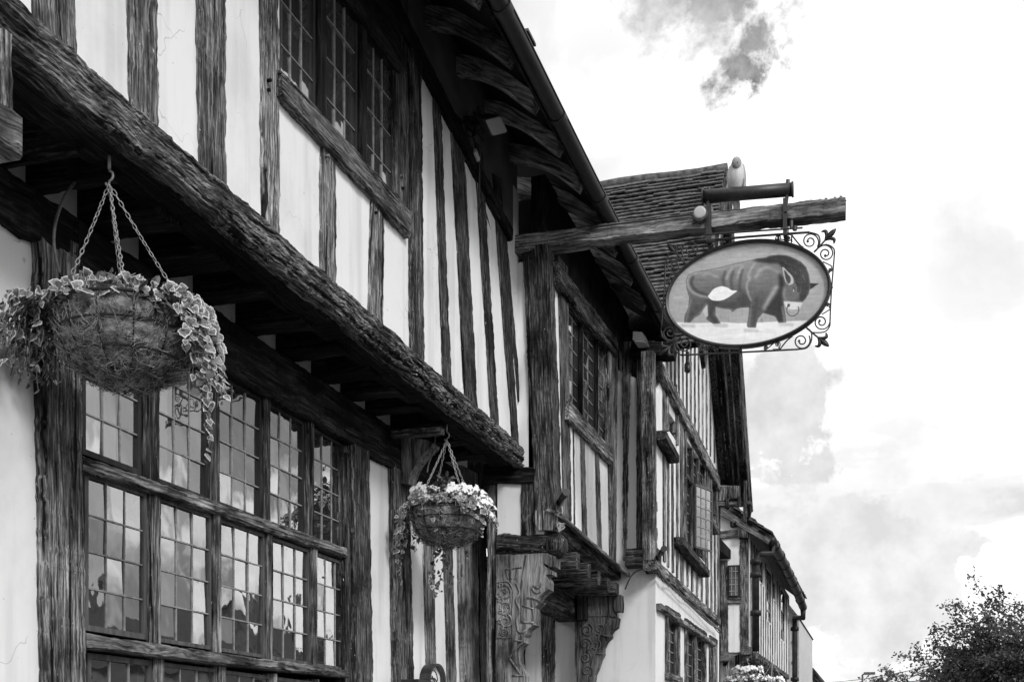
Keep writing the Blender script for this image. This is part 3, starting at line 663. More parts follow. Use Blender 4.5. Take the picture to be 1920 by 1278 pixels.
# wing roof, both slopes
DV = 1.69
def slope_pt(side, t, x): return Vector((x, YC+side*t, ZR-pw*t+.0))
def tiles(parent, side, t1, x0, x1, gauge=.072, tw=.165, name='roof_tiles'):
    """courses of individual plain tiles running back from the verge; t = horizontal distance from the ridge"""
    sl = math.hypot(1, pw); up = Vector((0, -side/sl, pw/sl)); nr = Vector((0, side*pw/sl, 1/sl))
    nrow = int(t1*sl/gauge); ncol = int((x1-x0)/tw); mb = MB(); rr = random.Random(11)
    for i in range(nrow):
        sdist = t1*sl-i*gauge
        for j in range(-1, ncol+1):
            xa = x1-(j+(i % 2)*.5+1)*tw; xb = xa+tw-.004; xb = min(xb, x1)
            if xb-xa < .03: continue
            if side < 0 and xa < -2.1 and ZR-pw*(t1-i*gauge/sl) < rz(-xa)+.03: continue
            base = Vector((0, YC, ZR))-up*sdist
            wv = noise.noise((xa*1.6, i*.35, 2))*.022+noise.noise((xa*5, i*.8, 7))*.007
            o = nr*(.055+wv+rr.uniform(-.003,.004))+up*(rr.uniform(-.006,.006)+noise.noise((xa*2.1, i*.5, 12))*.018)
            L = gauge*1.45; tk = .02; tl = rr.uniform(-.003,.003)
            o = o+nr*.012; P = [base+o+nr*tl+Vector((xa,0,0)), base+o-nr*tl+Vector((xb,0,0)), base+o+up*L-nr*.036+Vector((xb,0,0)), base+o+up*L-nr*.036+Vector((xa,0,0))]
            mb.hexa([p+nr*tk for p in P]+P)
    return mb.build(name, M_TILE, parent)
tiles(wing, -1, 1.80, -6.0, -DV)
tiles(wing, 1, 2.28, -3.2, -DV, gauge=.12, tw=.2)
for side, t1 in ((-1, 1.8), (1, 2.28)):
    p = [slope_pt(side, 0, -DV+.0), slope_pt(side, t1, -DV), slope_pt(side, t1, -6.), slope_pt(side, 0, -6.)]
    nr = Vector((0, side*pw, 1)).normalized()
    slab('roof_boarding', [q+nr*.03 for q in p], .02, M_OAKD if side > 0 else M_OAKBLK, wing, n=nr)
    # barge board and inner moulding
    a, b = slope_pt(side, 0, -DV+.03), slope_pt(side, t1+.06, -DV+.03)
    timber('barge_board', a-nr*.06, b-nr*.06, NX, .20, .2, .04, M_OAKD, wing, jit=.003, slow=.004)
    timber('barge_moulding', slope_pt(side, 0, -DV+.045)-nr*-.005, slope_pt(side, t1+.06, -DV+.045)+nr*.005, NX, .05, .05, .05, M_OAK, wing, jit=.002, slow=.003)
    for q in (.10, .17, .24):
        timber('soffit_batten', slope_pt(side, .15, -DV-q)-nr*.0, slope_pt(side, t1, -DV-q), -nr, .022, .022, .02, M_OAK, wing, jit=.001, slow=.002)
    timber('outer_rafter', slope_pt(side, .1, -D3+.12)-nr*.0, slope_pt(side, t1, -D3+.12), -nr, .08, .08, .07, M_OAKBLK, wing)
mb = MB(); mb.tube([(x*.3-DV+.02, YC, ZR+.035+.012*math.sin(x*1.3)) for x in range(0, -15, -1)], .06, 10); mb.build('ridge_tiles', M_TILE, wing, smooth=True)
# far eaves detail: curved bracket board, bearer bars and drop post
zb = lambda v, u, D: PX(u, v, D)
timber('eaves_bracket', PX(1350, 925, 2.0), PX(1388, 925, 1.76), NY, .22, .2, .08, M_OAKL, wing)
YF = PX(1386, 925, 1.76).y
slab('eaves_bracket', [PY(*p, YF) for p in ((1348,912),(1387,910),(1387,934),(1374,933),(1362,938),(1348,938))][::-1], .1, M_OAK, wing, n=NY)
timber('eaves_bearer', PY(1345, 944, YF), PY(1408, 943, YF), NY, .06, .05, .08, M_OAKD, wing)
studY(YF-.02, (1361,1367,934), (1361,1367,950), wing, M_OAKD, depth=.08, name='eaves_peg')
studY(YF-.02, (1383,1389,930), (1383,1389,948), wing, M_OAKD, depth=.08, name='eaves_peg')
studY(YF-.04, (1393,1399,900), (1393,1399,978), wing, M_OAKD, depth=.08, name='drop_post')
# cable along the wing above the ground floor
pts = [PX(u, v, D3-.06) for u, v in ((1180,1098),(1195,1078),(1232,1065),(1243,1082),(1270,1110),(1300,1140),(1330,1168),(1349,1180),(1350,1192))]
pts[0] = PY(1172, 1104, YW-.25); pts[1] = PY(1190, 1072, YW-.2); pts[2] = PY(1229, 1064, YW-.17)
mb = MB(); mb.tube(smooth_path(pts, 6), .008, 6); mb.build('cable', M_IRON, wing)
pts = [PX(u, v, D3-.05) for u, v in ((1238,1076),(1244,1090),(1262,1094),(1280,1116),(1296,1126),(1320,1152),(1348,1186))]
mb = MB(); mb.tube(smooth_path(pts, 6), .006, 5); mb.build('cable', M_IRON, wing)
# downpipe-like stub hanging at the gable
p = PX(1289, 682, D3-.10); mb = MB(); mb.tube([p+Vector((0,0,.12)), p+Vector((0,0,.02)), p], [.02,.02,.03], 8); mb.tube([p, p-Vector((0,0,.07)), p-Vector((0,0,.09))], [.032,.034,.02], 8); mb.build('wall_bell', M_IRON, wing, smooth=True)
# ================================================================== FAR HOUSES
Y4, D4 = 19.0, 2.07
far = thing('jettied_house', 'smaller close-studded jettied house with curved gutter and downpipes, past the gabled wing', 'building', (-D4, 22, 0))
y4 = lambda u: YU(u, D4)
YE4 = y4(1480)
def poly4(name, pts, mat, dpt=.12, Y=Y4): return slab(name, [PY(u, v, Y) for u, v in pts][::-1], dpt, mat, far, n=NY)
fz0 = PX(1407, 1213, D4).z
hf = []
zf = lambda s: ZS(s, D4)
for (ua, ub, va, vb) in ((1414,1421,1045,1151),(1424,1431,1048,1098),(1437,1447,1069,1171),(1449,1454,1090,1128),(1464,1472,1107,1206)):
    um = (ua+ub)/2; hf.append((y4(ua), y4(ub), PX(um, vb-6, D4).z, PX(um, va, D4).z))
zt4 = PX(1406, 1010, D4).z
wall('plaster_wall', D4, Y4, YE4, fz0, zt4+.1, hf, far)
wall('lower_wall', D4+.45, Y4, YE4, 0, fz0, [], far)
room(D4+.15, D4+1.2, Y4+.1, YE4-.1, fz0, zt4, far)
for h in hf: window(D4+.03, h[0], h[1], h[2], h[3], 2 if h[3]-h[2] < .8 else 3, 5, far, came=.012, fr=.03, fmat=M_FRAMED)
a0 = PY(1340, 1000, Y4); a1 = PY(1404, 1000, Y4)
poly4('gable_wall', [(1300,905),(1345,936),(1370,952),(1404,990),(1404,1222),(1300,1222)], M_PLA)
slab('lower_gable_wall', [PY(u, v, Y4+.4) for u, v in ((1280,1215),(1385,1215),(1385,1500),(1280,1500))][::-1], .1, M_PLA, far, n=NY)
yy = Y4-.02
studY(yy, (1386,1402,1004), (1388,1404,1222), far, M_OAK, name='post', jit=.006)
studY(yy, (1345,1364,1050), (1350,1366,1222), far, M_OAK, name='post', jit=.006)
railY(yy-.02, (1340,995,1010), (1393,991,1007), far, M_OAK, name='tie_beam')
slab('beam_end', [PY(u, v, yy-.1) for u, v in ((1384,991),(1402,991),(1402,1007),(1384,1007))][::-1], .2, M_OAKD, far, n=NY)
slab('purlin_end', [PY(u, v, yy-.1) for u, v in ((1369,978),(1380,977),(1381,985),(1369,986))][::-1], .2, M_OAKD, far, n=NY)
railY(yy-.01, (1364,1121,1131), (1388,1121,1131), far, M_OAK, name='window_sill')
railY(yy-.06, (1350,1222,1241), (1408,1219,1232), far, M_OAK, name='jetty_beam', jit=.008, slow=.02)
# little window in the gable wall (faces the viewer) with a lean-to roof over it
mb = MB(); p0 = PY(1364, 1120, yy-.03); p1 = PY(1387, 1058, yy-.03)
mb.box(p0.x, p1.x, yy-.02, yy+.0, p0.z, p1.z); wv_ = mb.build('window', M_FRAMED, far)
mb = MB(); mb.box(p0.x+.03, p1.x-.03, yy-.035, yy-.022, p0.z+.03, p1.z-.03); mb.build('glass', noisy('greenish_old_glass', .05, .16, 3, rough=.15, bump=0, spec=.8), wv_)
mb = MB()
for i in range(1,3): xx = p0.x+(p1.x-p0.x)*i/3; mb.box(xx-.006, xx+.006, yy-.045, yy-.036, p0.z+.03, p1.z-.03)
for j in range(1,5): zz = p0.z+(p1.z-p0.z)*j/5; mb.box(p0.x+.03, p1.x-.03, yy-.0465, yy-.037, zz-.006, zz+.006)
mb.build('leading', M_LEAD, wv_)
# lean-to eave seen edge-on between the wing and this house
slab('lean_to_roof', [PX(1350, 1008, 2.42), PX(1386, 1048, 2.30), PX(1386, 1058, 2.30), PX(1350, 1032, 2.42)], .5, M_OAKBLK, far, n=NX)
# verge of the front roof slope
va = PY(1330, 925, Y4-.12); vb = PY(1444, 1006, Y4-.12)
timber('barge_board', va-Vector((0,0,.10)), vb-Vector((0,0,.05)), NY, .22, .14, .06, M_OAK, far, jit=.004, slow=.006)
sv = (vb-va).normalized(); nr4 = Vector((-sv.z, 0, sv.x)); nr4 = nr4 if nr4.z > 0 else -nr4
mb = MB(); rr = random.Random(5); Lr = (vb-va).length+1.0; va_ = va-sv*1.0
for i in range(int(Lr/.16)):
    b0_ = va_+sv*(.16*i); nc = 36; 
    for j in range(nc):
        ya2 = Y4-.18+j*.23; L = .25; o = nr4*(.03+rr.uniform(-.008,.01))
        P = [Vector((b0_.x, ya2, b0_.z))+o, Vector((b0_.x, ya2+.225, b0_.z))+o, Vector((b0_.x, ya2+.225, b0_.z))+sv*L+o+nr4*.03, Vector((b0_.x, ya2, b0_.z))+sv*L+o+nr4*.03]
        mb.hexa([p+nr4*.022 for p in P]+P)
mb.build('roof_tiles', M_TILE, far)
slab('roof_boarding', [va_, vb, vb+Vector((0,YE4-Y4+.1,0)), va_+Vector((0,YE4-Y4+.1,0))], .04, M_OAKBLK, far, n=nr4)
# close studding on the street front
for i in range(17):
    u = 1409+4.35*i; y = y4(u); zt_ = zt4; zb_ = PX(u, 1213+(u-1407)*.76, D4).z
    seg_ = [(zb_, zt_)]
    for h in hf:
        if h[0]-.02 < y < h[1]+.02: seg_ = [(zb_, h[2]-.03), (h[3]+.03, zt_)] if h[3]+.1 < zt_ else [(zb_, h[2]-.03)]
    for (s0_, s1_) in seg_:
        if s1_-s0_ > .1: timber('stud', (-D4+.012, y, s0_), (-D4+.012, y, s1_), NX, .11, .1, .1, M_OAK, far, jit=.005, slow=.008, seg=.1)
railX(D4, (1405,1210,1226), (1480,1264,1273), far, M_OAK, proud=.04, name='bressummer')
for i in range(9):
    u = 1410+7.5*i; p = PX(u, 1226+(u-1410)*.74, D4)
    timber('joist', (-D4-.6, p.y, p.z-.17), (-D4+.06, p.y, p.z-.12), (0,0,-1), .14, .13, .14, M_OAKD, far, bow=.03)
pts = smooth_path([PY(1372, 1285, Y4-.1), PY(1370, 1258, Y4-.1), PY(1380, 1240, Y4-.1), PY(1402, 1229, Y4-.1)], 5)
mb = MB(); mb.tube(pts, [.11]*len(pts), 4); mb.build('jetty_bracket', M_OAK, far)
g0 = PX(1446, 1012, 1.75); g1 = PX(1506, 1138, 1.75)
gm = MB(); k = 30
gp = [g0.lerp(g1, i/k)+Vector((.0, 0, -.10*math.sin(PI*i/k)*-1*.6)) for i in range(k+1)]
gm.tube(gp, .085, 10)
for i in range(2, k, 4): gm.tube([gp[i], gp[i]+(gp[i+1]-gp[i])*.25], .098, 10)
gm.build('gutter', M_GUT, far, smooth=True)
def pipe(parent, pts, r, name='downpipe', collars=()):
    mb = MB(); mb.tube(pts, r, 8)
    for c in collars: mb.tube([c-Vector((0,0,.04)), c+Vector((0,0,.04))], r*1.5, 8)
    return mb.build(name, M_GUT, parent, smooth=True)
e = g0+Vector((0,.1,-.05)); f_ = Vector((-D4+.09, Y4+.10, PX(1412, 1050, D4).z))
f2 = Vector((f_.x, f_.y, PX(1412, 1225, D4).z))
pipe(far, [e, e-Vector((0,0,.15)), f_+Vector((.03,0,.03)), f_-Vector((0,0,.12)), f2], .055, collars=[f_-Vector((0,0,.1)), f2+Vector((0,0,1.2)), f2+Vector((0,0,.6))])
e = g1+Vector((0,-.05,-.03)); f_ = Vector((-D4+.12, YE4-.05, PX(1483, 1166, D4).z))
pipe(far, [e, e-Vector((0,0,.2)), f_+Vector((.0,0,.05)), f_-Vector((0,0,.2)), Vector((f_.x, f_.y, .1))], .06, collars=[f_-Vector((0,0,.2)), f_-Vector((0,0,1.3))])

white = thing('white_house', 'plain white rendered house end with a sloping roof edge, past the far downpipe', 'building', (-2.6, 29, 0))
YWH = 27.6
slab('gable_wall', [PY(u, v, YWH) for u, v in ((1440,1085),(1479,1132),(1498,1158),(1498,1440),(1440,1440))][::-1], .2, M_STONE, white, n=NY)
pr = PY(1498, 1158, YWH)
slab('front_wall', [(pr.x,YWH,0),(pr.x,YWH+5,0),(pr.x,YWH+5,pr.z),(pr.x,YWH,pr.z)], .2, M_STONE, white, n=NX)
pa, pb = PY(1440, 1083, YWH-.1), PY(1500, 1158, YWH-.1)
slab('roof', [pa, pb, pb+Vector((0,5.2,0)), pa+Vector((0,5.2,0))], .08, M_TILE, white, n=Vector((.8,0,.6)))
for v in (1202, 1240):
    p = PY(1490, v, YWH); mb = MB(); mb.box(p.x-.05, p.x+.05, YWH-.03, YWH, p.z-.03, p.z+.03); mb.build('wall_vent', M_FRAME, white)
small = thing('low_house', 'low pale house with a tiled eave and black gutter, farthest along the street', 'building', (-1.9, 36, 0))
YS = 34.
slab('gable_wall', [PY(u, v, YS) for u, v in ((1470,1215),(1498,1238),(1513,1250),(1513,1440),(1470,1440))][::-1], .2, M_STONE, small, n=NY)
pa, pb = PY(1480, 1222, YS-.1), PY(1524, 1252, YS-.1)
slab('roof', [pa, pb, pb+Vector((0,6,0)), pa+Vector((0,6,0))], .12, M_TILE, small, n=Vector((.6,0,.8)))
pf = PY(1513, 1250, YS); slab('front_wall', [(pf.x,YS,0),(pf.x,YS+6,0),(pf.x,YS+6,pf.z),(pf.x,YS,pf.z)], .2, M_STONE, small, n=NX)
mb = MB(); gg = PY(1521, 1256, YS); mb.tube([gg, gg+Vector((0,6,0))], .09, 8); mb.build('gutter', M_GUT, small, smooth=True)
pipe(small, [gg, gg-Vector((0,0,.2)), PY(1510, 1268, YS-.1), PY(1500, 1270, YS-.1)], .06)

# houses across the street: outside the picture, seen mirrored in the leaded panes
def street_house(label, X, Y0, Y1, eave, ridge, depth, chim, mat):
    t = thing('brick_house', label, 'building', (X, (Y0+Y1)/2, 0), 'houses across the street')
    slab('front_wall', [(X,Y1,0),(X,Y0,0),(X,Y0,eave),(X,Y1,eave)], .2, mat, t, n=(-1,0,0))
    for y, n in ((Y0,(0,-1,0)),(Y1,(0,1,0))):
        slab('gable_wall', [(X,y,0),(X+depth,y,0),(X+depth,y,eave),(X+depth/2,y,ridge),(X,y,eave)], .01, mat, t, n=n)
    for s in (0, 1):
        xa = X-.25 if s == 0 else X+depth+.25; za = eave-.15
        slab('roof', [(xa,Y0-.2,za),(X+depth/2,Y0-.2,ridge),(X+depth/2,Y1+.2,ridge),(xa,Y1+.2,za)], .12, M_TILE, t, n=(-.6 if s == 0 else .6, 0, .8))
    for cy in chim:
        mb = MB(); mb.box(X+depth/2-.3, X+depth/2+.3, cy-.3, cy+.3, ridge-.6, ridge+1.1); mb.box(X+depth/2-.36, X+depth/2+.36, cy-.36, cy+.36, ridge+1.1, ridge+1.22)
        c = mb.build('chimney', M_BRICK, t)
        for dy in (-.2, .2):
            mb = MB(); mb.tube([(X+depth/2,cy+dy,ridge+1.22),(X+depth/2,cy+dy,ridge+1.65)], [.13,.1], 10); mb.build('chimney_pot', M_BRICK, c, smooth=True)
    n = int((Y1-Y0)/2.6)
    for i in range(n):
        y = Y0+(i+.5)*(Y1-Y0)/n
        for z in (1.0, eave-1.5):
            if i == n//2 and z == 1.0:
                mb = MB(); mb.box(X-.06, X-.02, y-.45, y+.45, .1, 2.1); mb.build('door', M_FRAMED, t); continue
            mb = MB(); mb.box(X-.05, X-.01, y-.5, y+.5, z, z+1.1); wn = mb.build('window', M_STONE, t)
            mb = MB()
            for q in (-.44, .03): mb.box(X-.07, X-.055, y+q, y+q+.41, z+.06, z+1.04)
            mb.build('pane', M_FRAMED, wn)
street_house('brick house with two chimneys standing first in the row across the street', 12, 12, 24, 3.6, 5.7, 7, (15,22), M_BRICK)
street_house('pale rendered house, the middle one in the row across the street', 12.5, 25, 36, 3.8, 5.9, 7, (29,), M_STONE)
street_house('brick house standing last in the row across the street', 12, 37, 52, 3.8, 6.1, 7, (40,49), M_BRICK)

# ================================================================== ground
def plane(name, x0, x1, y0, y1, z, mat, nx=1):
    mb = MB(); mb.add([(x0,y0,z),(x1,y0,z),(x1,y1,z),(x0,y1,z)], [(0,1,2,3)]); o = mb.build(name, mat); tag(o, kind='structure'); return o
plane('ground', -400, 400, -400, 400, -.13, noisy('dull_earth', .05, .09, .6, rough=1))
plane('road', 1.6, 9.2, -60, 200, -.125, M_ROAD)
mb = MB(); mb.box(-6, 1.45, -60, 200, -.13, 0); tag(mb.build('pavement', M_PAVE), kind='structure')
mb = MB(); mb.box(1.452, 1.6, -60, 200, -.13, .002); tag(mb.build('kerb', M_STONE), kind='structure')
mb = MB(); mb.box(9.2, 12, -60, 200, -.128, 0); tag(mb.build('pavement', M_PAVE), kind='structure')

# ================================================================== SIGN BEAM, LAMP, SIGN
YB = 8.7
beam = thing('sign_beam', 'long weathered oak beam jutting out over the street from the inn eaves', 'beam', PY(1000, 455, YB))
q0 = PY(985, 459, YB); 
timber('oak_beam', PY(1100, 437, YB), PY(1585, 383, YB), NY, .112, .108, .14, M_OAKL, beam, jit=.005, slow=.008, chamfer=.006, seg=.02)
timber('oak_beam_root', PY(952, 458, YB-.19), PY(1106, 437, YB-.004), NY, .135, .115, .15, M_OAK, beam, jit=.005, slow=.006)
def band(u, v0, v1, w=.018):
    a = PY(u, v0, YB); b = PY(u, v1, YB); mb = MB(); mb.box(a.x-w, a.x+w, YB-.012, YB+.165, b.z, a.z); return mb.build('iron_strap', M_IRON, beam)
band(1472, 372, 441, .014); band(1329, 384, 452, .02)
mb = MB()
for v in (374, 440): p = PY(1474, v, YB); 
for q in range(5):
    p = PY(1520+q*14+3*(q%2), 377-q*1.9, YB); mb.tube([p+Vector((-.03,.05,-.012)), p+Vector((0,.05,.012)), p+Vector((.035,.06,-.01))], [.012,.022,.010], 7)
mb.build('moss', M_BARK, beam, smooth=True)
mb = MB(); mb.tube([PY(1325, 452, YB-.02), PY(1340, 452, YB-.02)], .012, 6)
mb.tube([PY(1318, 440, YB-.01), PY(1505, 427, YB-.01)], .007, 8); mb.tube([PY(1484, 414, YB), PY(1484, 428, YB)], .014, 8); mb.tube([PY(1490, 432, YB-.01), PY(1491, 424, YB-.01)], .016, 8)
mb.build('hanging_rod', M_IRON, beam)
mb = MB(); cpts = [PY(u, v, YB-.02) for u, v in ((1105,428),(1150,421),(1220,412),(1270,405),(1296,403),(1301,411),(1299,419),(1308,414))]
mb.tube(smooth_path(cpts, 5), .007, 6); mb.build('lamp_cable', M_IRON, beam)
for u0, v0 in ((1126,470),(1150,430),(1085,470)):
    pass
disc = thing('round_lamp', 'small round bulkhead lamp with pale lens fixed to the side of the oak sign beam', 'lamp', PY(1314, 404, YB-.05))
c = PY(1314, 404, YB-.02); mb = MB(); mb.tube([c+Vector((0,.02,0)), c+Vector((0,-.05,-.004))], .052, 20); mb.build('housing', M_IRONG, disc, smooth=False)
mb = MB(); mb.tube([c+Vector((0,-.05,-.0)), c+Vector((0,-.056,0)), c+Vector((0,-.059,0))], [.046,.044,.03], 20); mb.build('lens', M_LENS, disc, smooth=True)
lamp = thing('sign_lamp', 'long black tube lamp on two arms above the oak sign beam, under the white pigeon', 'lamp', PY(1400, 375, YB))
p0, p1 = PY(1316, 362, YB), PY(1485, 348, YB)
mb = MB(); mb.tube([p0+Vector((0,.06,0)), p1+Vector((0,.06,0))], .047, 20); mb.build('tube_housing', M_IRON, lamp, smooth=True)
for p, s in ((p0, -1), (p1, 1)):
    mb = MB(); mb.tube([p+Vector((-.006,.06,0)), p+Vector((.006,.06,0))], .054, 20); mb.build('end_cap', M_IRON, lamp)
for u, vt, vb in ((1326,372,402),(1475,358,400)):
    mb = MB(); a = PY(u, vt, YB); b = PY(u-2, vb, YB); mb.tube([a+Vector((0,.05,0)), b+Vector((0,-.012,0))], .013, 6)
    q = PY(u+1, vt-25 if u > 1400 else vt-24, YB)+Vector((0,.06,0)); mb.tube([q-Vector((0,0,.02)), q+Vector((0,0,.012))], .014, 8)
    mb.build('arm', M_IRON, lamp)

sign = thing('pub_sign', 'oval hanging sign painted with a brown bull, framed in black wrought iron scrollwork', 'sign', PY(1400, 665, YB))
SO = (1230, 400); SS = 4.566
YS_ = YB+.06
def sp(x, y, dy=0.): return PY(SO[0]+x/SS, SO[1]+y/SS, YS_)+Vector((0, dy, 0))
EC = np.array((790., 690.)); EU = np.array((706., -30.)); EV = np.array((66., -462.))
# painted panel: paint tones held as a colour attribute of a fine flat grid
GX, GY = 380, 252
gx = np.linspace(70, 1510, GX); gy = np.linspace(215, 1170, GY)
XX, YY = np.meshgrid(gx, gy)
def pdist(XX, YY, poly, closed=True):
    p = np.array(poly, float); n = len(p); best = np.full(XX.shape, 1e9); inside = np.zeros(XX.shape, bool)
    for i in range(n if closed else n-1):
        a = p[i]; b = p[(i+1) % n]; e = b-a; w_x = XX-a[0]; w_y = YY-a[1]
        t = np.clip((w_x*e[0]+w_y*e[1])/(e@e+1e-9), 0, 1)
        best = np.minimum(best, (w_x-e[0]*t)**2+(w_y-e[1]*t)**2)
        if closed:
            cnd = ((a[1] > YY) != (b[1] > YY)) & (XX < (b[0]-a[0])*(YY-a[1])/(b[1]-a[1]+1e-12)+a[0]); inside ^= cnd
    d = np.sqrt(best); return np.where(inside, -d, d) if closed else d
def sm2(pts, closed=True):
    P = [np.array(p, float) for p in pts]; n = len(P); out = []
    for i in range(n if closed else n-1):
        g_ = (lambda k: P[k % n]) if closed else (lambda k: P[min(max(k, 0), n-1)])
        a, b, c_, d = g_(i-1), g_(i), g_(i+1), g_(i+2)
        for j in range(5):
            t = j/5; out.append(.5*((2*b)+(c_-a)*t+(2*a-5*b+4*c_-d)*t*t+(3*b-a-3*c_+d)*t**3))
    if not closed: out.append(P[-1])
    return out
rng = np.random.default_rng(4)
IMG = 158-6*(YY-230)/700+0*XX
def blend(mask, val):
    global IMG; IMG = IMG*(1-mask)+val*mask
def fill(poly, val, fe=4, smooth=True, amt=1., clip=None):
    d = pdist(XX, YY, sm2(poly) if smooth else poly); m = np.clip(.5-d/fe, 0, 1)*amt
    if clip is not None: m = m*clip
    blend(m, val)
def stroke(pts, w, val, fe=8, amt=1., clip=None):
    d = pdist(XX, YY, sm2(pts, False), False); m = np.clip((w/2-d)/fe+.5, 0, 1)*amt
    if clip is not None: m = m*clip
    blend(m, val)
for (x, y, l, a) in ((480,420,160,.25),(900,350,190,.35),(560,400,120,.2),(1340,480,50,.5),(1350,712,55,.6),(1270,845,60,.4),(190,720,40,.5),(240,620,20,.6),(1150,345,60,.4),(130,600,30,.3)):
    stroke([(x-l,y+4),(x,y),(x+l,y-3)], 10, 178, 12, a)
ground = [(60,945),(200,932),(330,938),(560,930),(700,938),(850,934),(1050,925),(1300,918),(1540,925),(1540,1200),(60,1200)]
fill(ground, 214, 8)
for _ in range(26):
    x, y = rng.uniform(150,1400), rng.uniform(950,1120); stroke([(x-60,y+5),(x,y),(x+70,y-6)], rng.uniform(8,22), rng.choice([200,226,208]), 16, .45)
for (x, y) in ((270,960),(550,955),(810,1000),(1110,950)): stroke([(x-45,y),(x+55,y+4)], 26, 168, 22, .7)
for (x, y) in ((905,915),(740,850),(620,905)): stroke([(x,y-25),(x,y+20)], 3, 95, 3, .6)
for (x,y) in ((895,905),(912,905),(900,890)): stroke([(x,y),(x+3,y+26)], 4, 80, 4, .6)
body = [(285,720),(264,640),(257,575),(275,530),(335,503),(440,484),(560,460),(680,430),(800,402),(870,386),(930,380),(985,362),(1050,355),(1120,361),(1180,384),(1240,415),(1285,462),(1308,525),(1317,590),(1317,645),(1303,692),(1275,735),(1248,760),(1170,752),(1092,746),(1094,800),(1104,860),(1114,932),(1050,936),(1035,905),(1018,880),(965,864),(915,850),(872,900),(860,940),(854,977),(790,975),(779,962),(793,880),(800,802),(725,806),(690,814),(655,843),(635,820),(560,810),(508,797),(508,870),(552,940),(490,944),(430,902),(448,870),(440,772),(400,825),(378,862),(330,892),(290,934),(243,932),(246,880),(280,800)]
bd = pdist(XX, YY, body); bm = np.clip(.5-bd/3, 0, 1)
fill([(405,835),(412,790),(435,775),(452,800),(448,870),(420,880)], 178, 5)
blend(bm, 124-52*np.clip((YY-470-(XX-300)*-.03)/330, 0, 1)**1.2); K = dict(clip=bm)
fill([(460,740),(600,765),(700,742),(790,700),(800,800),(660,835),(500,800),(430,770)], 66, 40, **K)
fill([(720,640),(790,700),(800,790),(720,760)], 58, 40, amt=.6, **K)
stroke([(330,520),(560,475),(800,412)], 16, 150, 18, .6, **K); stroke([(400,530),(450,518),(520,540)], 16, 158, 14, .8, **K)
stroke([(318,545),(302,590),(325,640),(375,678),(445,700)], 20, 52, 18, .9, **K)
stroke([(345,508),(288,530),(270,580),(288,645),(345,692),(440,716)], 16, 156, 12, .9, **K)
for p in ([(592,500),(574,560),(585,625)], [(662,490),(643,570),(652,640)], [(742,482),(722,560),(714,655)]): stroke(p, 18, 62, 18, .8, **K)
for p in ([(655,470),(622,510),(603,560)], [(742,452),(712,500),(695,552)], [(845,432),(812,480),(788,545)]): stroke(p, 18, 160, 12, .75, **K)
fill([(1055,520),(1100,590),(1085,740),(1100,900),(1050,930),(1018,875),(930,850),(985,760),(1048,650)], 46, 30, **K)
fill([(830,392),(930,380),(985,362),(1050,355),(1120,361),(1180,384),(1240,415),(1285,462),(1317,590),(1317,645),(1275,735),(1248,760),(1225,700),(1235,640),(1190,580),(1150,530),(1080,465),(1040,430),(950,425),(860,410)], 54, 14, **K)
stroke([(855,545),(895,485),(960,462),(1045,500)], 24, 152, 22, .85, **K)
stroke([(805,550),(777,610),(790,690),(815,745)], 13, 166, 9, .85, **K)
stroke([(1030,630),(975,720),(925,810)], 30, 160, 28, .8, **K)
stroke([(865,730),(850,850),(842,960)], 26, 60, 22, .8, **K); stroke([(815,780),(800,960)], 10, 140, 10, .6, **K)
stroke([(1080,800),(1100,925)], 14, 142, 12, .8, **K); stroke([(1040,860),(1060,925)], 18, 48, 14, .8, **K)
stroke([(300,740),(285,800),(258,925)], 10, 145, 10, .7, **K); stroke([(350,800),(305,880),(275,925)], 24, 66, 22, .8, **K); stroke([(430,775),(385,840),(330,885)], 9, 140, 9, .6, **K)
stroke([(480,800),(468,870),(520,935)], 26, 58, 20, .85, **K); stroke([(500,850),(545,935)], 8, 142, 8, .7, **K)
stroke([(520,800),(640,818),(655,838),(690,815),(790,800)], 6, 130, 6, .7, **K)
fill([(1088,640),(1118,604),(1165,590),(1215,610),(1235,650),(1222,705),(1192,752),(1102,748),(1086,700)], 98, 26, **K)
stroke([(1100,650),(1095,700),(1110,735)], 18, 140, 16, .7, **K)
def blur(A_, n):
    for _ in range(n):
        A_ = (np.roll(A_,1,0)+A_*2+np.roll(A_,-1,0))/4; A_ = (np.roll(A_,1,1)+A_*2+np.roll(A_,-1,1))/4
    return A_
IMG = IMG*(1-bm)+blur(IMG, 5)*bm
# mane hairs
for _ in range(70):
    t = rng.uniform(0, 1); ax = 950+330*t; ay = 405-30*math.sin(t*2.4)+190*t*t*.8; dx, dy = rng.uniform(10,30), rng.uniform(12,50)*t+rng.uniform(-6,10)
    ax += rng.uniform(-40,20); ay += rng.uniform(-15,45)
    stroke([(ax,ay),(ax+dx*.6,ay+dy*.3),(ax+dx,ay+dy)], 1.5, rng.choice([120,30,95]), 3, .7, **K)
for rr_ in (26, 40, 52): stroke([(1185+rr_*.2,590-rr_*.1),(1190+rr_*.75,620),(1192+rr_*.7,670)], 6, 34, 5, .8)
fill([(1083,457),(1120,490),(1160,530),(1176,562),(1172,600),(1138,612),(1110,585),(1092,530)], 172, 5); fill([(1098,485),(1130,520),(1152,552),(1150,590),(1128,600),(1110,560)], 66, 8)
fill([(1315,592),(1402,597),(1362,622),(1322,652)], 46, 4, smooth=False); stroke([(1320,594),(1395,598)], 5, 168, 4, .9)
fill([(1168,648),(1178,630),(1188,650),(1180,674)], 50, 4); stroke([(1177,650),(1180,668)], 6, 220, 4)
fill([(1092,762),(1120,752),(1190,758),(1250,758),(1238,800),(1205,826),(1150,830),(1118,810)], 196, 14); stroke([(1095,770),(1112,810),(1140,824)], 5, 110, 5, .7)
ang_ = np.linspace(-2.6, -.5+2*PI-.1, 5)
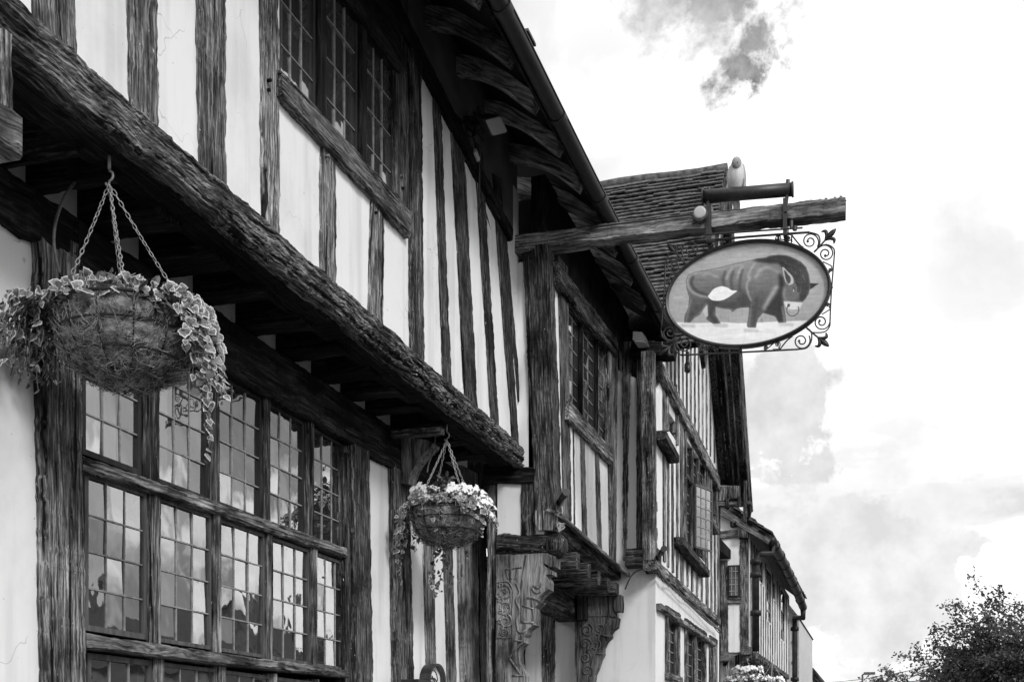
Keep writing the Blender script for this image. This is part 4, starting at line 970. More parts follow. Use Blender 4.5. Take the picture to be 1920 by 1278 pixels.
stroke([(1136,785),(1120,820),(1132,860),(1168,878),(1205,862),(1222,830),(1218,800)], 10, 92, 4); stroke([(1134,800),(1126,825),(1138,855),(1168,870)], 3, 165, 3)
fill([(1128,775),(1148,778),(1140,800),(1124,795)], 70, 5); stroke([(1145,822),(1180,828),(1210,824)], 3, 90, 3)
fill([(446,712),(462,685),(490,650),(530,630),(570,624),(615,636),(650,658),(694,662),(660,690),(620,718),(580,738),(530,748),(480,742)], 222, 4); stroke([(500,690),(560,680),(620,660)], 8, 205, 12, .6)
edge = np.exp(-(bd/3.0)**2)*.55; blend(edge, 50)
def field(nx, ny, amp):
    gsm = rng.normal(0, 1, (ny, nx)); yi = np.linspace(0, ny-1.001, GY); xi = np.linspace(0, nx-1.001, GX); y0_ = yi.astype(int); x0_ = xi.astype(int); fy = (yi-y0_)[:, None]; fx = (xi-x0_)[None]
    fy = fy*fy*(3-2*fy); fx = fx*fx*(3-2*fx)
    a_ = gsm[y0_][:, x0_]; b_2 = gsm[y0_][:, x0_+1]; c_2 = gsm[y0_+1][:, x0_]; d_2 = gsm[y0_+1][:, x0_+1]
    return amp*((a_*(1-fx)+b_2*fx)*(1-fy)+(c_2*(1-fx)+d_2*fx)*fy)
IMG = IMG+field(7, 5, 4)+field(24, 60, 3.2)+field(90, 30, 2.2)+field(150, 150, 2.)+field(18, 140, 2.)
for _ in range(30):
    x, y = rng.uniform(150,1450), rng.uniform(260,1080); L_ = rng.uniform(15, 70); stroke([(x,y),(x+rng.uniform(-4,4),y+L_)], rng.uniform(1,4), rng.choice([95,190]), 5, .25)
IMG = IMG+rng.normal(0, 2.0, IMG.shape)
lin = ((np.clip(IMG, 0, 255)/255+.055)/1.055)**2.4
me = bpy.data.meshes.new('painted_panel')
A = np.array([[EU[0], EV[0]],[EU[1], EV[1]]]); Ai = np.linalg.inv(A)
q = np.stack([XX-EC[0], YY-EC[1]], -1) @ Ai.T; rad = np.sqrt((q**2).sum(-1))
base = PY(1400, 560, YS_)
verts = [sp(x, y)-base for y in gy for x in gx]
fc = [(j*GX+i, (j+1)*GX+i, (j+1)*GX+i+1, j*GX+i+1) for j in range(GY-1) for i in range(GX-1) if rad[j, i] < .985]
me.from_pydata(verts, [], fc)
ca = me.color_attributes.new('paint', 'FLOAT_COLOR', 'POINT')
buf = np.ones((GX*GY, 4), np.float32); buf[:, :3] = (lin*1.35).reshape(-1, 1); ca.data.foreach_set('color', buf.ravel())
m_, nt_, b_ = newmat('sign_painting'); at_ = N(nt_, 'ShaderNodeAttribute', attribute_name='paint'); nt_.links.new(at_.outputs['Color'], b_.inputs['Base Color']); b_.inputs['Roughness'].default_value = .6
me.materials.append(m_); po = link(bpy.data.objects.new('painted_panel', me), sign, Matrix.Translation(base)); po['label'] = 'oval painting of a heavy brown bull with a white flank patch and a nose ring on snow'
k = 96; bp_ = [EC+EU*.985*math.cos(2*PI*i/k)+EV*.985*math.sin(2*PI*i/k) for i in range(k)]
slab('back_board', [sp(*p, .004) for p in bp_], .02, M_FRAMED, sign, n=NY)
# frame ring
mb = MB(); vs = []
for i in range(k):
    a = 2*PI*i/k
    for (s, dy) in ((.962,-.022),(.962,.0),(.962,.03),(1.0,.03),(1.004,-.004),(1.0,-.022),(.985,-.030)):
        p = EC+EU*(1+(s-1)*1.0)*math.cos(a)+EV*(1+(s-1)*1.45)*math.sin(a); vs.append(sp(p[0], p[1], dy))
mb.add(vs, [(i*7+j, i*7+(j+1) % 7, ((i+1) % k)*7+(j+1) % 7, ((i+1) % k)*7+j) for i in range(k) for j in range(7)])
mb.build('oval_frame', M_IRON, sign, smooth=False)
def rod(pts, r=.0055, name='scroll', sm=True):
    mb = MB(); pp = smooth_path([sp(*p, -.002) for p in pts], 4) if sm else [sp(*p, -.002) for p in pts]
    mb.tube(pp, r, 6); return mb.build(name, M_IRON, sign, smooth=True)
rod([(215,1213),(700,1190),(1218,1163)], .0065, 'frame_bar'); rod([(330,243),(800,200),(1310,163)], .0085, 'frame_bar')
rod([(78,430),(75,620),(45,1000)], .0065, 'frame_bar'); rod([(1528,345),(1500,700),(1490,920)], .0055, 'frame_bar')
rod([(800,198),(1085,176),(1160,184),(1162,250)], .006, 'frame_bar', sm=False)
def scroll(cx, cy, r0, a0, turns, tail=(), r1=None, rad=.0052):
    r1 = r1 or r0*.24; n = 22
    pts = list(tail)+[(cx+(r0+(r1-r0)*(i/n)**.8)*math.cos(a0+turns*2*PI*i/n), cy+(r0+(r1-r0)*(i/n)**.8)*math.sin(a0+turns*2*PI*i/n)) for i in range(n+1)]
    rod(pts, rad)
    mb = MB(); e_ = sp(pts[-1][0], pts[-1][1]); mb.tube([e_-Vector((0,.006,0)), e_+Vector((0,.006,0))], .009, 8)
    mb.build('scroll_tip', M_IRON, sign)
# outer corner scrolls
scroll(1318,240,80,.65,-1.0*1.6, [(1392,290)][:0]); scroll(1452,345,76,-2.0,1.6); scroll(1415,930,74,.0,-1.6*-1); scroll(1245,1092,80,-.6,1.6)
scroll(120,1022,70,.9,1.6); scroll(246,1118,74,-2.6,-1.6); scroll(300,312,82,2.6,1.6); scroll(155,452,72,-.9,-1.6)
rod([(1160,183),(1200,235),(1235,275),(1262,292)]); rod([(1365,325),(1400,290),(1460,268),(1520,300),(1529,345)]); rod([(1392,290),(1404,235),(1385,185),(1310,163)])
rod([(1490,915),(1485,970),(1440,1015),(1345,1020),(1330,1010)]); rod([(1218,1163),(1290,1150),(1330,1090),(1328,1015),(1285,975)]); rod([(1060,1165),(1120,1090),(1170,1050)])
rod([(45,1000),(60,1060),(110,1090),(180,1085),(215,1050)]); rod([(215,1213),(165,1170),(165,1100),(215,1060)]); rod([(330,1090),(370,1140),(400,1180)]); rod([(65,880),(100,930),(150,960)])
rod([(78,430),(100,390),(160,375),(230,410),(262,438)]); rod([(330,243),(250,260),(220,320),(235,380)])
for (cx, cy, r, a, t, tl) in ((562,250,26,0,-1.2,[(480,290),(530,235)]), (470,272,34,1.,1.4,[(400,330),(430,260)]), (1052,212,28,2.8,1.2,[(1130,235),(1080,225)]), (1136,214,24,.5,1.3,[]),
                              (1492,482,20,-1,1.3,[(1430,415),(1500,450)]), (1470,785,22,1,-1.3,[(1420,865),(1490,820)]), (1040,1120,28,1.2,-1.4,[(1000,1165),(1060,1160)]), (945,1150,22,2,1.2,[(1010,1110)]),
                              (428,1150,24,0,1.3,[(400,1180)]), (520,1160,24,2,1.3,[(470,1135)]), (108,588,22,-1,-1.3,[(150,520),(110,540)]), (1478,500,12,0,1,[])):
    scroll(cx, cy, r, a, t, tl, rad=.0042)
rod([(722,1150),(722,1192)], .008, 'frame_bar', sm=False)
rod([(82,640),(96,640)], .008, 'frame_bar', sm=False); rod([(1495,620),(1510,640)], .008, 'frame_bar', sm=False)
def fleur(bx, by, tx, ty):
    """leafy finial from base (bx,by) to tip (tx,ty)"""
    bv = np.array((bx, by), float); tv = np.array((tx, ty), float); d = tv-bv; L = np.hypot(*d); d /= L; n = np.array((-d[1], d[0]))
    f = lambda a, b: tuple(bv+d*a*L+n*b)
    mb = MB()
    mb.tube(smooth_path([sp(*f(0,0)), sp(*f(.3,1)), sp(*f(.62,0))], 4), [.005]*99 if False else .0065, 6)
    def leaf(pts, half):
        pp = smooth_path([sp(*p_) for p_ in pts], 5); m = len(pp); vs_ = []
        for i, p_ in enumerate(pp):
            t_ = (pp[min(i+1, m-1)]-pp[max(i-1, 0)]).normalized(); s_ = t_.cross(NY).normalized(); w_ = half(i/(m-1))
            vs_ += [p_+s_*w_, p_+Vector((0,-.008-.3*w_,0)), p_-s_*w_, p_+Vector((0,.006,0))]
        mb.add(vs_, [(i*4+j, i*4+(j+1) % 4, i*4+4+(j+1) % 4, i*4+4+j) for i in range(m-1) for j in range(4)]+[(0,1,2,3), ((m-1)*4+3, (m-1)*4+2, (m-1)*4+1, (m-1)*4)])
    leaf([f(.55,0), f(.78,0), f(1.0,0)], lambda t: .004+.016*math.sin(PI*min(1, t*.98))**1.3)
    leaf([f(.5,0), f(.66,22), f(.72,52), f(.62,74)], lambda t: .004+.009*math.sin(PI*t))
    leaf([f(.5,0), f(.66,-22), f(.72,-52), f(.62,-74)], lambda t: .004+.009*math.sin(PI*t))
    mb.build('leaf_finial', M_IRON, sign, smooth=True)
fleur(1352,332,1540,132); fleur(1290,980,1480,1138); fleur(215,1060,32,1212); fleur(258,435,100,262)
# ================================================================== HANGING BASKETS
IVY = [(0,-.10),(.26,-.22),(.50,-.06),(.52,.16),(.40,.30),(.38,.46),(.20,.62),(0,.90),(-.20,.62),(-.38,.46),(-.40,.30),(-.52,.16),(-.50,-.06),(-.26,-.22)]
def add_leaf(mb, p, tipdir, nrm, size, rr, edge=True, curl=.25, shape=IVY):
    t = Vector(tipdir).normalized(); n = Vector(nrm); n = (n-t*n.dot(t))
    if n.length < 1e-3: n = t.orthogonal()
    n.normalize(); s = t.cross(n)
    ctr = p+t*size*.18; k = len(shape)
    def pt(x, y, q): 
        zz = -curl*size*(abs(x)*.9+max(0, y-.3)*.8)+.10*size*q
        return p+s*(x*size)+t*(y*size)+n*zz
    sc = rr.uniform(.9, 1.1)
    outer = [pt(x*sc, y, 0) for x, y in shape]
    if edge:
        f = rr.uniform(.70, .90); inner = [pt(x*sc*f, .18+(y-.18)*f, .12) for x, y in shape]
        mb.add(outer+inner+[pt(0,.18,.05)], [(i, (i+1) % k, k+(i+1) % k, k+i) for i in range(k)], 1)
        n0 = len(mb.v)-1; base = n0-k
        for i in range(k): mb.f.append((base+i, base+(i+1) % k, n0)); mb.m.append(0)
    else:
        mb.add(outer+[pt(0,.18,.15)], [(i, (i+1) % k, k) for i in range(k)], 0)
def add_flower(mb, p, n, r, rr):
    n = Vector(n).normalized(); a = n.orthogonal().normalized(); b = n.cross(a); ph = rr.uniform(0, 6)
    for i in range(5):
        t = ph+2*PI*i/5; d = a*math.cos(t)+b*math.sin(t); e = a*math.cos(t+1.57)+b*math.sin(t+1.57)
        c = p+d*r*.5+n*r*.12
        mb.add([p, c-e*r*.42, p+d*r-e*r*.2+n*r*.05, p+d*r+e*r*.2-n*r*.02, c+e*r*.42], [(0,1,2,3,4)], 0)
def basket(name_label, hook, ctr, R, H, seed, strands, fringe, flowers, nfib, rod_r=.0045, rings=(0, .33, .68), nrib=12, detail=1., chains=4, hookang=0, tilt=0):
    rr = random.Random(seed); hook = Vector(hook); ctr = Vector(ctr)
    root = thing('hanging_basket', name_label, 'hanging basket', hook, 'ivy baskets hung under the jetties')
    zt = ctr.z; prof = lambda f: R*(1-f**3.4)**.5*(1-.07*f) if f < 1 else 0
    # coir liner
    nu, nv = 72, 30; vs = []
    for i in range(nv+1):
        f = (i/nv)*.995; r = prof(f)
        for j in range(nu):
            a = 2*PI*j/nu; bulge = .012*abs(math.sin(a*nrib/2))*(1 if i > 2 else .3)*min(1, (1-f)*3)
            nz = noise.noise((math.cos(a)*4, math.sin(a)*4, f*5+seed))*.012+noise.noise((math.cos(a)*14, math.sin(a)*14, f*16+seed))*.007
            q = r-.012+bulge+nz
            vs.append((ctr.x+q*math.cos(a), ctr.y+q*math.sin(a), zt-H*f-abs(nz)*.4))
    fs = [(i*nu+j, i*nu+(j+1) % nu, (i+1)*nu+(j+1) % nu, (i+1)*nu+j) for i in range(nv) for j in range(nu)]
    fs.append(tuple(nv*nu+j for j in range(nu)))
    mb = MB(); mb.add(vs, fs)
    nb = len(mb.v); mb.add([(ctr.x+(R-.03)*math.cos(2*PI*j/24), ctr.y+(R-.03)*math.sin(2*PI*j/24), zt-.03) for j in range(24)], [tuple(range(24))])
    lin = mb.build('coir_liner', M_COIR, root, smooth=True)
    # loose fibres
    for mat, cnt, nm in ((M_FIBRE, int(nfib*.6), 'coir_fibres'), (M_FIBRED, int(nfib*.4), 'coir_fibres')):
        fm = MB()
        for _ in range(cnt):
            a = rr.uniform(0, 2*PI); f = min(.99, rr.random()**(.8 if mat is M_FIBRE else .45)); L = rr.uniform(.02, .075)*(1.3 if f > .7 else 1)
            pos = Vector((ctr.x+(prof(f)+.004)*math.cos(a), ctr.y+(prof(f)+.004)*math.sin(a), zt-H*f))
            out = Vector((math.cos(a)*(1-f*.7), math.sin(a)*(1-f*.7), -f)).normalized(); tg = out.orthogonal().normalized(); tg = Matrix.Rotation(rr.uniform(0, 6.28), 3, out) @ tg
            cv = rr.uniform(-5, 5)/L*.3; pp = [pos]; d = tg
            for _s in range(6):
                pp.append(pp[-1]+d*L/6+out*rr.uniform(-.0015, .004)+Vector((0,0,-.0014 if f > .5 else 0))); d = Matrix.Rotation(cv*L/6*1.2, 3, out) @ d
            fm.tube(pp, .0008*(1 if detail >= 1 else 1.5), 3, cap=False)
        fm.build(nm, mat, lin)
    # wire frame
    mb = MB()
    for f in rings: mb.tube([(ctr.x+(prof(f)+.006)*math.cos(2*PI*j/48), ctr.y+(prof(f)+.006)*math.sin(2*PI*j/48), zt-H*f) for j in range(49)], rod_r*(1.3 if f == 0 else 1), 6)
    for i in range(nrib):
        a = 2*PI*(i+.35)/nrib; mb.tube([(ctr.x+(prof(q/10)+.003)*math.cos(a), ctr.y+(prof(q/10)+.003)*math.sin(a), zt-H*q/10) for q in range(11)], rod_r*.62, 5)
    mb.build('wire_frame', M_WIRE, root, smooth=True)
    # hook and chains
    mb = MB(); hp = [hook+Vector((0,0,.03)), hook, hook+Vector((0,-.0,-.02))]
    mb.tube([hook+Vector((0,0,.04)), hook+Vector((0,0,-.01))], .006, 6)
    mb.tube([hook+Vector((.0+.016*math.sin(t), 0, -.035+.018*math.cos(t)+(-.02 if t > 3 else 0))) for t in [i*.5 for i in range(10)]], .0045, 6)
    mb.build('hook', M_CHAIN, root, smooth=True)
    top = hook+Vector((0,0,-.065))
    for c in range(chains):
        a = hookang+2*PI*c/chains; e = Vector((ctr.x+R*math.cos(a), ctr.y+R*math.sin(a), zt)); d = e-top; L = d.length; d.normalize(); nl = int(L/.021)
        cm = MB(); u1 = d.orthogonal().normalized(); u2 = d.cross(u1)
        for i in range(nl):
            p = top+d*(L*(i+.5)/nl)+Vector((0,0,-.012*math.sin(PI*i/nl))); s = u1 if i % 2 else u2; s = (Matrix.Rotation(.4+i*.07, 3, d) @ s)
            cm.tube([p+d*.0135*math.cos(t)+s*.0062*math.sin(t) for t in [2*PI*q/9 for q in range(10)]], .0019 if detail >= 1 else .0026, 4, cap=False)
        cm.build('chain', M_CHAIN, root, smooth=True)
    # ivy
    lm = MB(); sm_ = MB(); pm = MB()
    right = Vector((CT, ST, 0)); toc = Vector((ST, -CT, 0))
    def leafat(p, out, down=.7, sz=None):
        sz = (sz or rr.uniform(.030, .048))*rr.uniform(.65, 1.05)
        tipd = Vector((rr.uniform(-.7,.7), rr.uniform(-.7,.7), 0))+out*.3+Vector((0,0,-down))
        nr = out*.7+toc*.5+Vector((rr.uniform(-.5,.5), rr.uniform(-.5,.5), rr.uniform(-.2,.6)))
        if rr.random() < .25: add_leaf(pm, p, tipd, nr, sz*.9, rr, edge=False)
        else: add_leaf(lm, p, tipd, nr, sz, rr)
    for (ang, L, spread, dens, outr) in strands:      # ang: 0=picture right, 90=towards viewer, 180=left
        a = math.radians(ang+rr.uniform(-6, 6)); o = (right*math.cos(a)+toc*math.sin(a)).normalized()
        p = ctr+o*(R-.03)+Vector((0,0,.02)); d = (o*1.0+Vector((0,0,.5))).normalized(); s_ = 0; pp = [p.copy()]; side = o.cross(Vector((0,0,1)))
        wob = rr.uniform(0, 6)
        while s_ < L:
            f = s_/(.11 if outr < 2.3 else .055*outr)
            tgt = (o*max(0, outr*(1-f)) + Vector((0,0,-1 if f > .35 else .2)) + side*.35*math.sin(s_*14+wob)+o*.18*math.sin(s_*11+wob*2)).normalized()
            d = (d*.6+tgt*.4).normalized(); p = p+d*.012; s_ += .012; pp.append(p.copy())
            if rr.random() < dens:
                off = (side*rr.uniform(-1,1)+o*rr.uniform(-.2,1))*spread*.6
                leafat(p+off, o, sz=rr.uniform(.028,.05)*(1 if s_ < L*.8 else .7))
        sm_.tube(pp[::2], .0016, 4)
    for _ in range(fringe):
        a = rr.uniform(0, 2*PI); o = Vector((math.cos(a), math.sin(a), 0)); q = rr.uniform(.82, 1.08)
        leafat(ctr+o*R*q+Vector((0,0,rr.uniform(-.01,.055))), o, down=rr.uniform(-.4,.5), sz=rr.uniform(.028,.048))
    for _ in range(int(fringe*.7)):
        a = rr.uniform(0, 2*PI); o = Vector((math.cos(a), math.sin(a), 0)); q = rr.uniform(.0, .85)
        leafat(ctr+o*R*q+Vector((0,0,rr.uniform(.02,.07)+(1-q)*.02)), Vector((0,0,1))+o*.4, down=-.1, sz=rr.uniform(.03,.05))
    lm.build('variegated_ivy', [M_LEAF, M_LEAFE], root); pm.build('plain_ivy', M_LEAFD, root); sm_.build('ivy_stems', M_STEM, root)
    dm = MB(); fl = MB(); OV = [(0,0),(.25,.2),(.3,.5),(.18,.85),(0,1),(-.18,.85),(-.3,.5),(-.25,.2)]
    for (ang, rad, h, cnt, isfl) in flowers:
        for _ in range(cnt):
            a = math.radians(ang)+rr.gauss(0, .33); o = (right*math.cos(a)+toc*math.sin(a)); q = rad+rr.gauss(0, .07)
            p = ctr+o*R*q+Vector((0,0,h+rr.uniform(-.035,.04)))
            if isfl and rr.random() < .42: add_flower(fl, p+o*.015, o*.8+toc*.4+Vector((0,0,.5)), rr.uniform(.016,.026), rr)
            else: add_leaf(dm, p, Vector((rr.uniform(-1,1), rr.uniform(-1,1), rr.uniform(-.5,.6))), Vector((0,0,1))+o, rr.uniform(.03,.05), rr, edge=False, shape=OV)
    if dm.v: dm.build('bedding_leaves', M_LEAFD, root)
    if fl.v: fl.build('white_flowers', M_PETAL, root)
    return root
hk = PX(205, 312, 2.72); rim = PX(213, 548, 2.76)
d1 = 4.45; ctr1 = Vector((hk.x+.055, hk.y+.03, 0)); ctr1.z = EYE+1.615
_r = random.Random(31)
S1L = [(_r.uniform(150,206), _r.uniform(.15,.42), .09, .95, _r.uniform(2.6,4.6)) for _ in range(30)]+[(_r.uniform(-12,34), _r.uniform(.15,.44), .03, .85, _r.uniform(.8,1.5)) for _ in range(13)]
S1 = [(178,.28,.07,.9,3.6),(184,.22,.07,.9,3.8),(172,.16,.08,.9,3.4),(190,.3,.07,.8,3.3),(167,.12,.08,.9,2.8),(181,.1,.1,.9,3.0),(183,.12,.09,.9,2.6),(176,.2,.08,.9,2.4),(170,.10,.09,.9,2.2),(188,.2,.09,.9,2.9),(180,.15,.08,.9,3.2),(180,.20,.05,.75,1.4),(186,.34,.04,.7,1.5),(172,.26,.05,.8,1.6),(196,.30,.04,.7,1.3),(165,.16,.05,.8,1.6),(178,.42,.02,.6,1.2),(190,.14,.06,.8,1.9),(158,.22,.04,.7,1.3),(205,.2,.05,.7,1.2),(183,.25,.05,.7,2.0),(170,.18,.05,.8,1.9),
      (8,.36,.03,.7,.8),(2,.46,.025,.6,.7),(14,.30,.04,.75,.8),(-6,.35,.03,.6,.9),(22,.24,.04,.8,.8),(5,.66,.014,.5,.7),(0,.56,.014,.5,.7),(30,.18,.04,.8,.8),(12,.44,.02,.5,.8),(40,.10,.04,.8,.6),(3,.25,.05,.6,1.2),(60,.05,.02,.8,.5),(-20,.5,.03,.6,.7),(100,.04,.02,.7,.4),(130,.05,.02,.7,.5),(145,.12,.03,.8,.7)]
basket('largest coir-lined wire basket trailing variegated ivy, hanging over the big leaded window', hk, ctr1, .243, .26, 5, S1+S1L, 430, [(30,.95,.0,50,False),(60,.9,.02,14,False),(120,.9,.02,12,False),(35,1.0,-.03,50,False),(180,1.05,.0,30,False)], 2400, hookang=.6)
hk2 = PX(838, 806, 2.75); ctr2 = Vector((hk2.x, hk2.y, EYE+1.60))
S2 = [(120,.06,.05,.9,.7),(75,.1,.06,.9,.9),(50,.14,.06,.9,1.1),(180,.42,.03,.8,1.0),(172,.36,.04,.8,1.1),(188,.30,.04,.8,1.2),(165,.30,.03,.8,1.0),(196,.5,.03,.7,1.7),(205,.45,.04,.7,1.9),(155,.2,.03,.8,.8),(178,.60,.02,.6,.8),(-160,.4,.04,.7,1.6),(215,.35,.04,.8,1.9),
      (110,.08,.04,.9,.7),(60,.18,.04,.9,.7),(45,.22,.05,.9,.8),(30,.20,.05,.9,.8),(75,.14,.04,.9,.7),(100,.72,.01,.25,.3),(15,.24,.04,.8,.8),(140,.10,.04,.9,.6),(0,.2,.03,.7,.8),(90,.10,.04,.9,.6),(20,.3,.02,.7,.7),(-60,.4,.03,.7,.5),(250,.55,.03,.8,.4),(262,.62,.035,.8,.4),(256,.58,.03,.8,.4)]
basket('middle wire basket of white flowers and trailing ivy, beside the carved porch bracket', hk2, ctr2, .232, .235, 9, S2, 300, [(60,.7,.10,110,True),(20,1.0,.07,80,True),(130,.8,.08,60,True),(90,.35,.16,70,False),(0,1.15,.02,60,True),(-10,1.25,-.03,40,True),(160,.9,.10,30,True)], 900, detail=.7, rings=(0,.3,.62), nrib=12, hookang=.9)
hk3 = PX(1388, 1222, 1.72); ctr3 = PX(1402, 1270, 1.62)
basket('far round basket massed with pale flowers, under the corner of the far jettied house', (ctr3.x, ctr3.y, PX(1400,1238,1.62).z), ctr3-Vector((0,0,.05)), .24, .22, 12, [(a,.15,.05,.6,1) for a in range(0,360,40)], 120, [(a,.6,.14,50,True) for a in range(0,360,45)]+[(a,.9,.03,40,True) for a in range(0,360,60)], 60, detail=.5)
hk4 = PX(1465, 1255, 1.7); c4 = PX(1448, 1290, 1.62)
basket('farthest pale-flowered basket, showing just its top beyond the far round basket', (c4.x, c4.y, c4.z+.45), c4, .24, .22, 13, [(a,.15,.05,.6,1) for a in range(0,360,60)], 80, [(a,.6,.12,40,True) for a in range(0,360,60)], 40, detail=.5)

# watering tube arching from the soffit to the large basket
tb = thing('watering_tube', 'thin dark watering tube arching down from the soffit behind the large basket', 'tube', PX(105, 500, 2.95))
mb = MB(); mb.tube(smooth_path([PX(u, v, 2.93) for u, v in ((182,308),(165,318),(140,342),(120,372),(106,410),(101,445),(104,480),(112,512))], 6), .0065, 6); mb.build('tube', M_IRONG, tb, smooth=True)
tb = thing('watering_tube', 'thin watering tube hanging from the soffit beside the smaller flower basket', 'tube', PX(812, 860, 2.9))
mb = MB(); mb.tube(smooth_path([PX(u, v, 2.88) for u, v in ((814,803),(816,820),(812,845),(804,868),(801,885))], 6), .0055, 6); mb.build('tube', M_IRONG, tb, smooth=True)

# floodlights
def floodlight(label, quad, D, back):
    """quad: picture corners of the pale lens, laid on a tilted plane through depth D"""
    P = [PX(u, v, d) for (u, v), d in zip(quad, D)]
    c = sum(P, Vector())/4; n = (P[1]-P[0]).cross(P[3]-P[0]).normalized()
    if n.z > 0: n = -n
    t = thing('floodlight', label, 'floodlight', c)
    ex = [c+(p-c)*1.10 for p in P]; bk = [c+(p-c)*.8-n*.09 for p in P]
    mb = MB(); mb.add(ex+bk, [(0,1,2,3),(7,6,5,4),(0,4,5,1),(1,5,6,2),(2,6,7,3),(3,7,4,0)]); mb.build('housing', M_IRON, t)
    rc = []
    for i in range(4):
        a, b, d = P[i], P[(i+1) % 4], P[i-1]
        for f in (0, .35, 1): rc.append(a+(d-a)*.10*(1-f)**1.6+(b-a)*.10*f**1.6)
    slab('lens', [p+n*.006 for p in rc], .004, M_LENS, t, n=n)
    mb = MB(); mb.tube([c-n*.06, back], .018, 8); mb.tube([back-Vector((0,.05,0)), back+Vector((0,.05,0))], .03, 8); mb.build('bracket_arm', M_IRON, t)
    mb = MB(); r9 = random.Random(2)
    for _ in range(5):
        q = [back+Vector((r9.uniform(-.02,.09), r9.uniform(-.07,.05), r9.uniform(-.12,.1))) for _ in range(5)]; mb.tube(smooth_path(q, 5), .005, 5)
    mb.tube(smooth_path([back, back+Vector((.03,.1,-.2)), back+Vector((.0,.2,-.45)), back+Vector((-.02,.35,-.38)), back+Vector((-.04,.6,-.5))], 6), .006, 5)
    mb.build('loose_cable', M_IRON, t)
floodlight('square floodlight under the eaves of the near range, nearer of the two', [(909,225),(937,218),(950,247),(923,254)], (2.42,2.36,2.36,2.42), PX(880, 232, 2.62))
floodlight('square floodlight under the eaves by the gabled wing, farther of the two', [(1188,638),(1209,639),(1218,650),(1197,651)], (2.16,2.08,2.08,2.16), PX(1178, 640, 2.38))
bx_ = thing('junction_box', 'small pale junction box on the eaves plate below the nearer floodlight', 'junction box', PX(898, 290, 2.6))
timber('box', PX(893, 282, 2.58), PX(900, 299, 2.58), NX, .035, .035, .03, M_STONE, bx_, jit=0, slow=0)

# iron pole sockets
for lab, (u0, v0, u1, v1), D in (('short black iron pole socket slanting off the post foot of the porch bay', (1045,946,1062,922), D2-.05), ('short black iron pole socket slanting off the corner block of the gabled wing', (1232,1046,1245,1028), D3-.02)):
    a = PX(u0, v0, D); b = PX(u1, v1, D-.16); t = thing('pole_socket', lab, 'pole socket', a, 'iron pole sockets')
    d = (b-a).normalized(); mb = MB(); mb.tube([a-d*.03, b], .024, 12); mb.build('socket_tube', M_IRON, t, smooth=True)
    mb = MB(); mb.tube([a-d*.03, a+d*.03], .035, 12); mb.build('socket_collar', M_IRON, t); mb = MB(); mb.tube([b-d*.012, b+d*.002], .028, 12); mb.build('socket_rim', M_IRON, t)
# twist of wire caught on the bay
tw = thing('frayed_string', 'frayed pale string caught under the corner post of the porch bay', 'string', PX(1052, 990, D2-.1))
mb = MB(); r9 = random.Random(8)
for _ in range(5): mb.tube(smooth_path([PX(1046+r9.uniform(-2,14), 985+r9.uniform(-8,12), D2-.12) for _ in range(4)], 4), .0035, 4)
mb.build('strands', M_CHAIN, tw)

# projecting round-topped wall lantern box (its foot is below the picture)
ws = thing('wall_sign', 'round-topped black sign with a pale face, on the wall below the middle basket', 'sign', PX(820, 1262, 2.9))
DW = 2.92
def wp(u, v, dx=0): return PX(u, v, DW)+Vector((dx, 0, 0))
def arch(c, ru, rv_, n=20, flat=True): return [(c[0]+ru*math.cos(PI*i/n), c[1]-rv_*math.sin(PI*i/n)) for i in range(n+1)]
outer = arch((821,1276), 16.5, 34)+[(804,1330),(838,1330)][::1]; outer = arch((821,1276), 15.5, 33)+[(805.5,1340),(836.5,1340)]
inner = arch((821,1276), 13.2, 29)+[(807.8,1340),(834.2,1340)]
mb = MB(); n_ = len(outer); vs = [wp(u, v) for u, v in outer]+[wp(u, v) for u, v in inner]+[wp(u, v, -.075) for u, v in outer]+[wp(u, v, -.075) for u, v in inner]
mb.add(vs, [(i, (i+1) % n_, n_+(i+1) % n_, n_+i) for i in range(n_)]+[(2*n_+i, (i), (i+1) % n_, 2*n_+(i+1) % n_)[::-1] for i in range(n_)]+[(n_+i, n_+(i+1) % n_, 3*n_+(i+1) % n_, 3*n_+i) for i in range(n_)])
mb.build('arched_hood', noisy('dark_enamel', .02, .04, 8, rough=.3, bump=0, spec=.6), ws)
slab('face', [wp(u, v, -.035) for u, v in inner], .01, M_PETAL, ws, n=NX)
mb = MB()
for pts in ([(818,1266),(821,1272),(824,1280)],[(816,1274),(818,1269),(820,1274)],[(822,1270),(826,1275),(827,1284)]):
    mb.tube(smooth_path([wp(u, v, -.031) for u, v in pts], 4), .004, 4)
mb.tube([wp(u, v, -.031) for u, v in arch((820,1276), 8.5, 21)], .003, 4); mb.build('face_lettering', M_IRON, ws)
a = wp(779, 1272, .02); b = wp(812, 1274, .02); mb = MB(); mb.box(a.x-.12, a.x+.0, a.y, b.y, a.z-.25, a.z); mb.box(a.x-.11, a.x-.005, b.y+.38, b.y+.75, a.z-.28, a.z-.03); mb.build('mounting_rail', M_IRON, ws)

# ================================================================== PIGEON on the tube lamp
pg = thing('pigeon', 'white pigeon preening on the long black tube lamp', 'pigeon', PY(1377, 350, YB))
PB = PY(1378, 349, YB)+Vector((0,.06,0)); hgt = (PY(1378,292,YB)-PY(1378,349,YB)).z   # body height above the tube
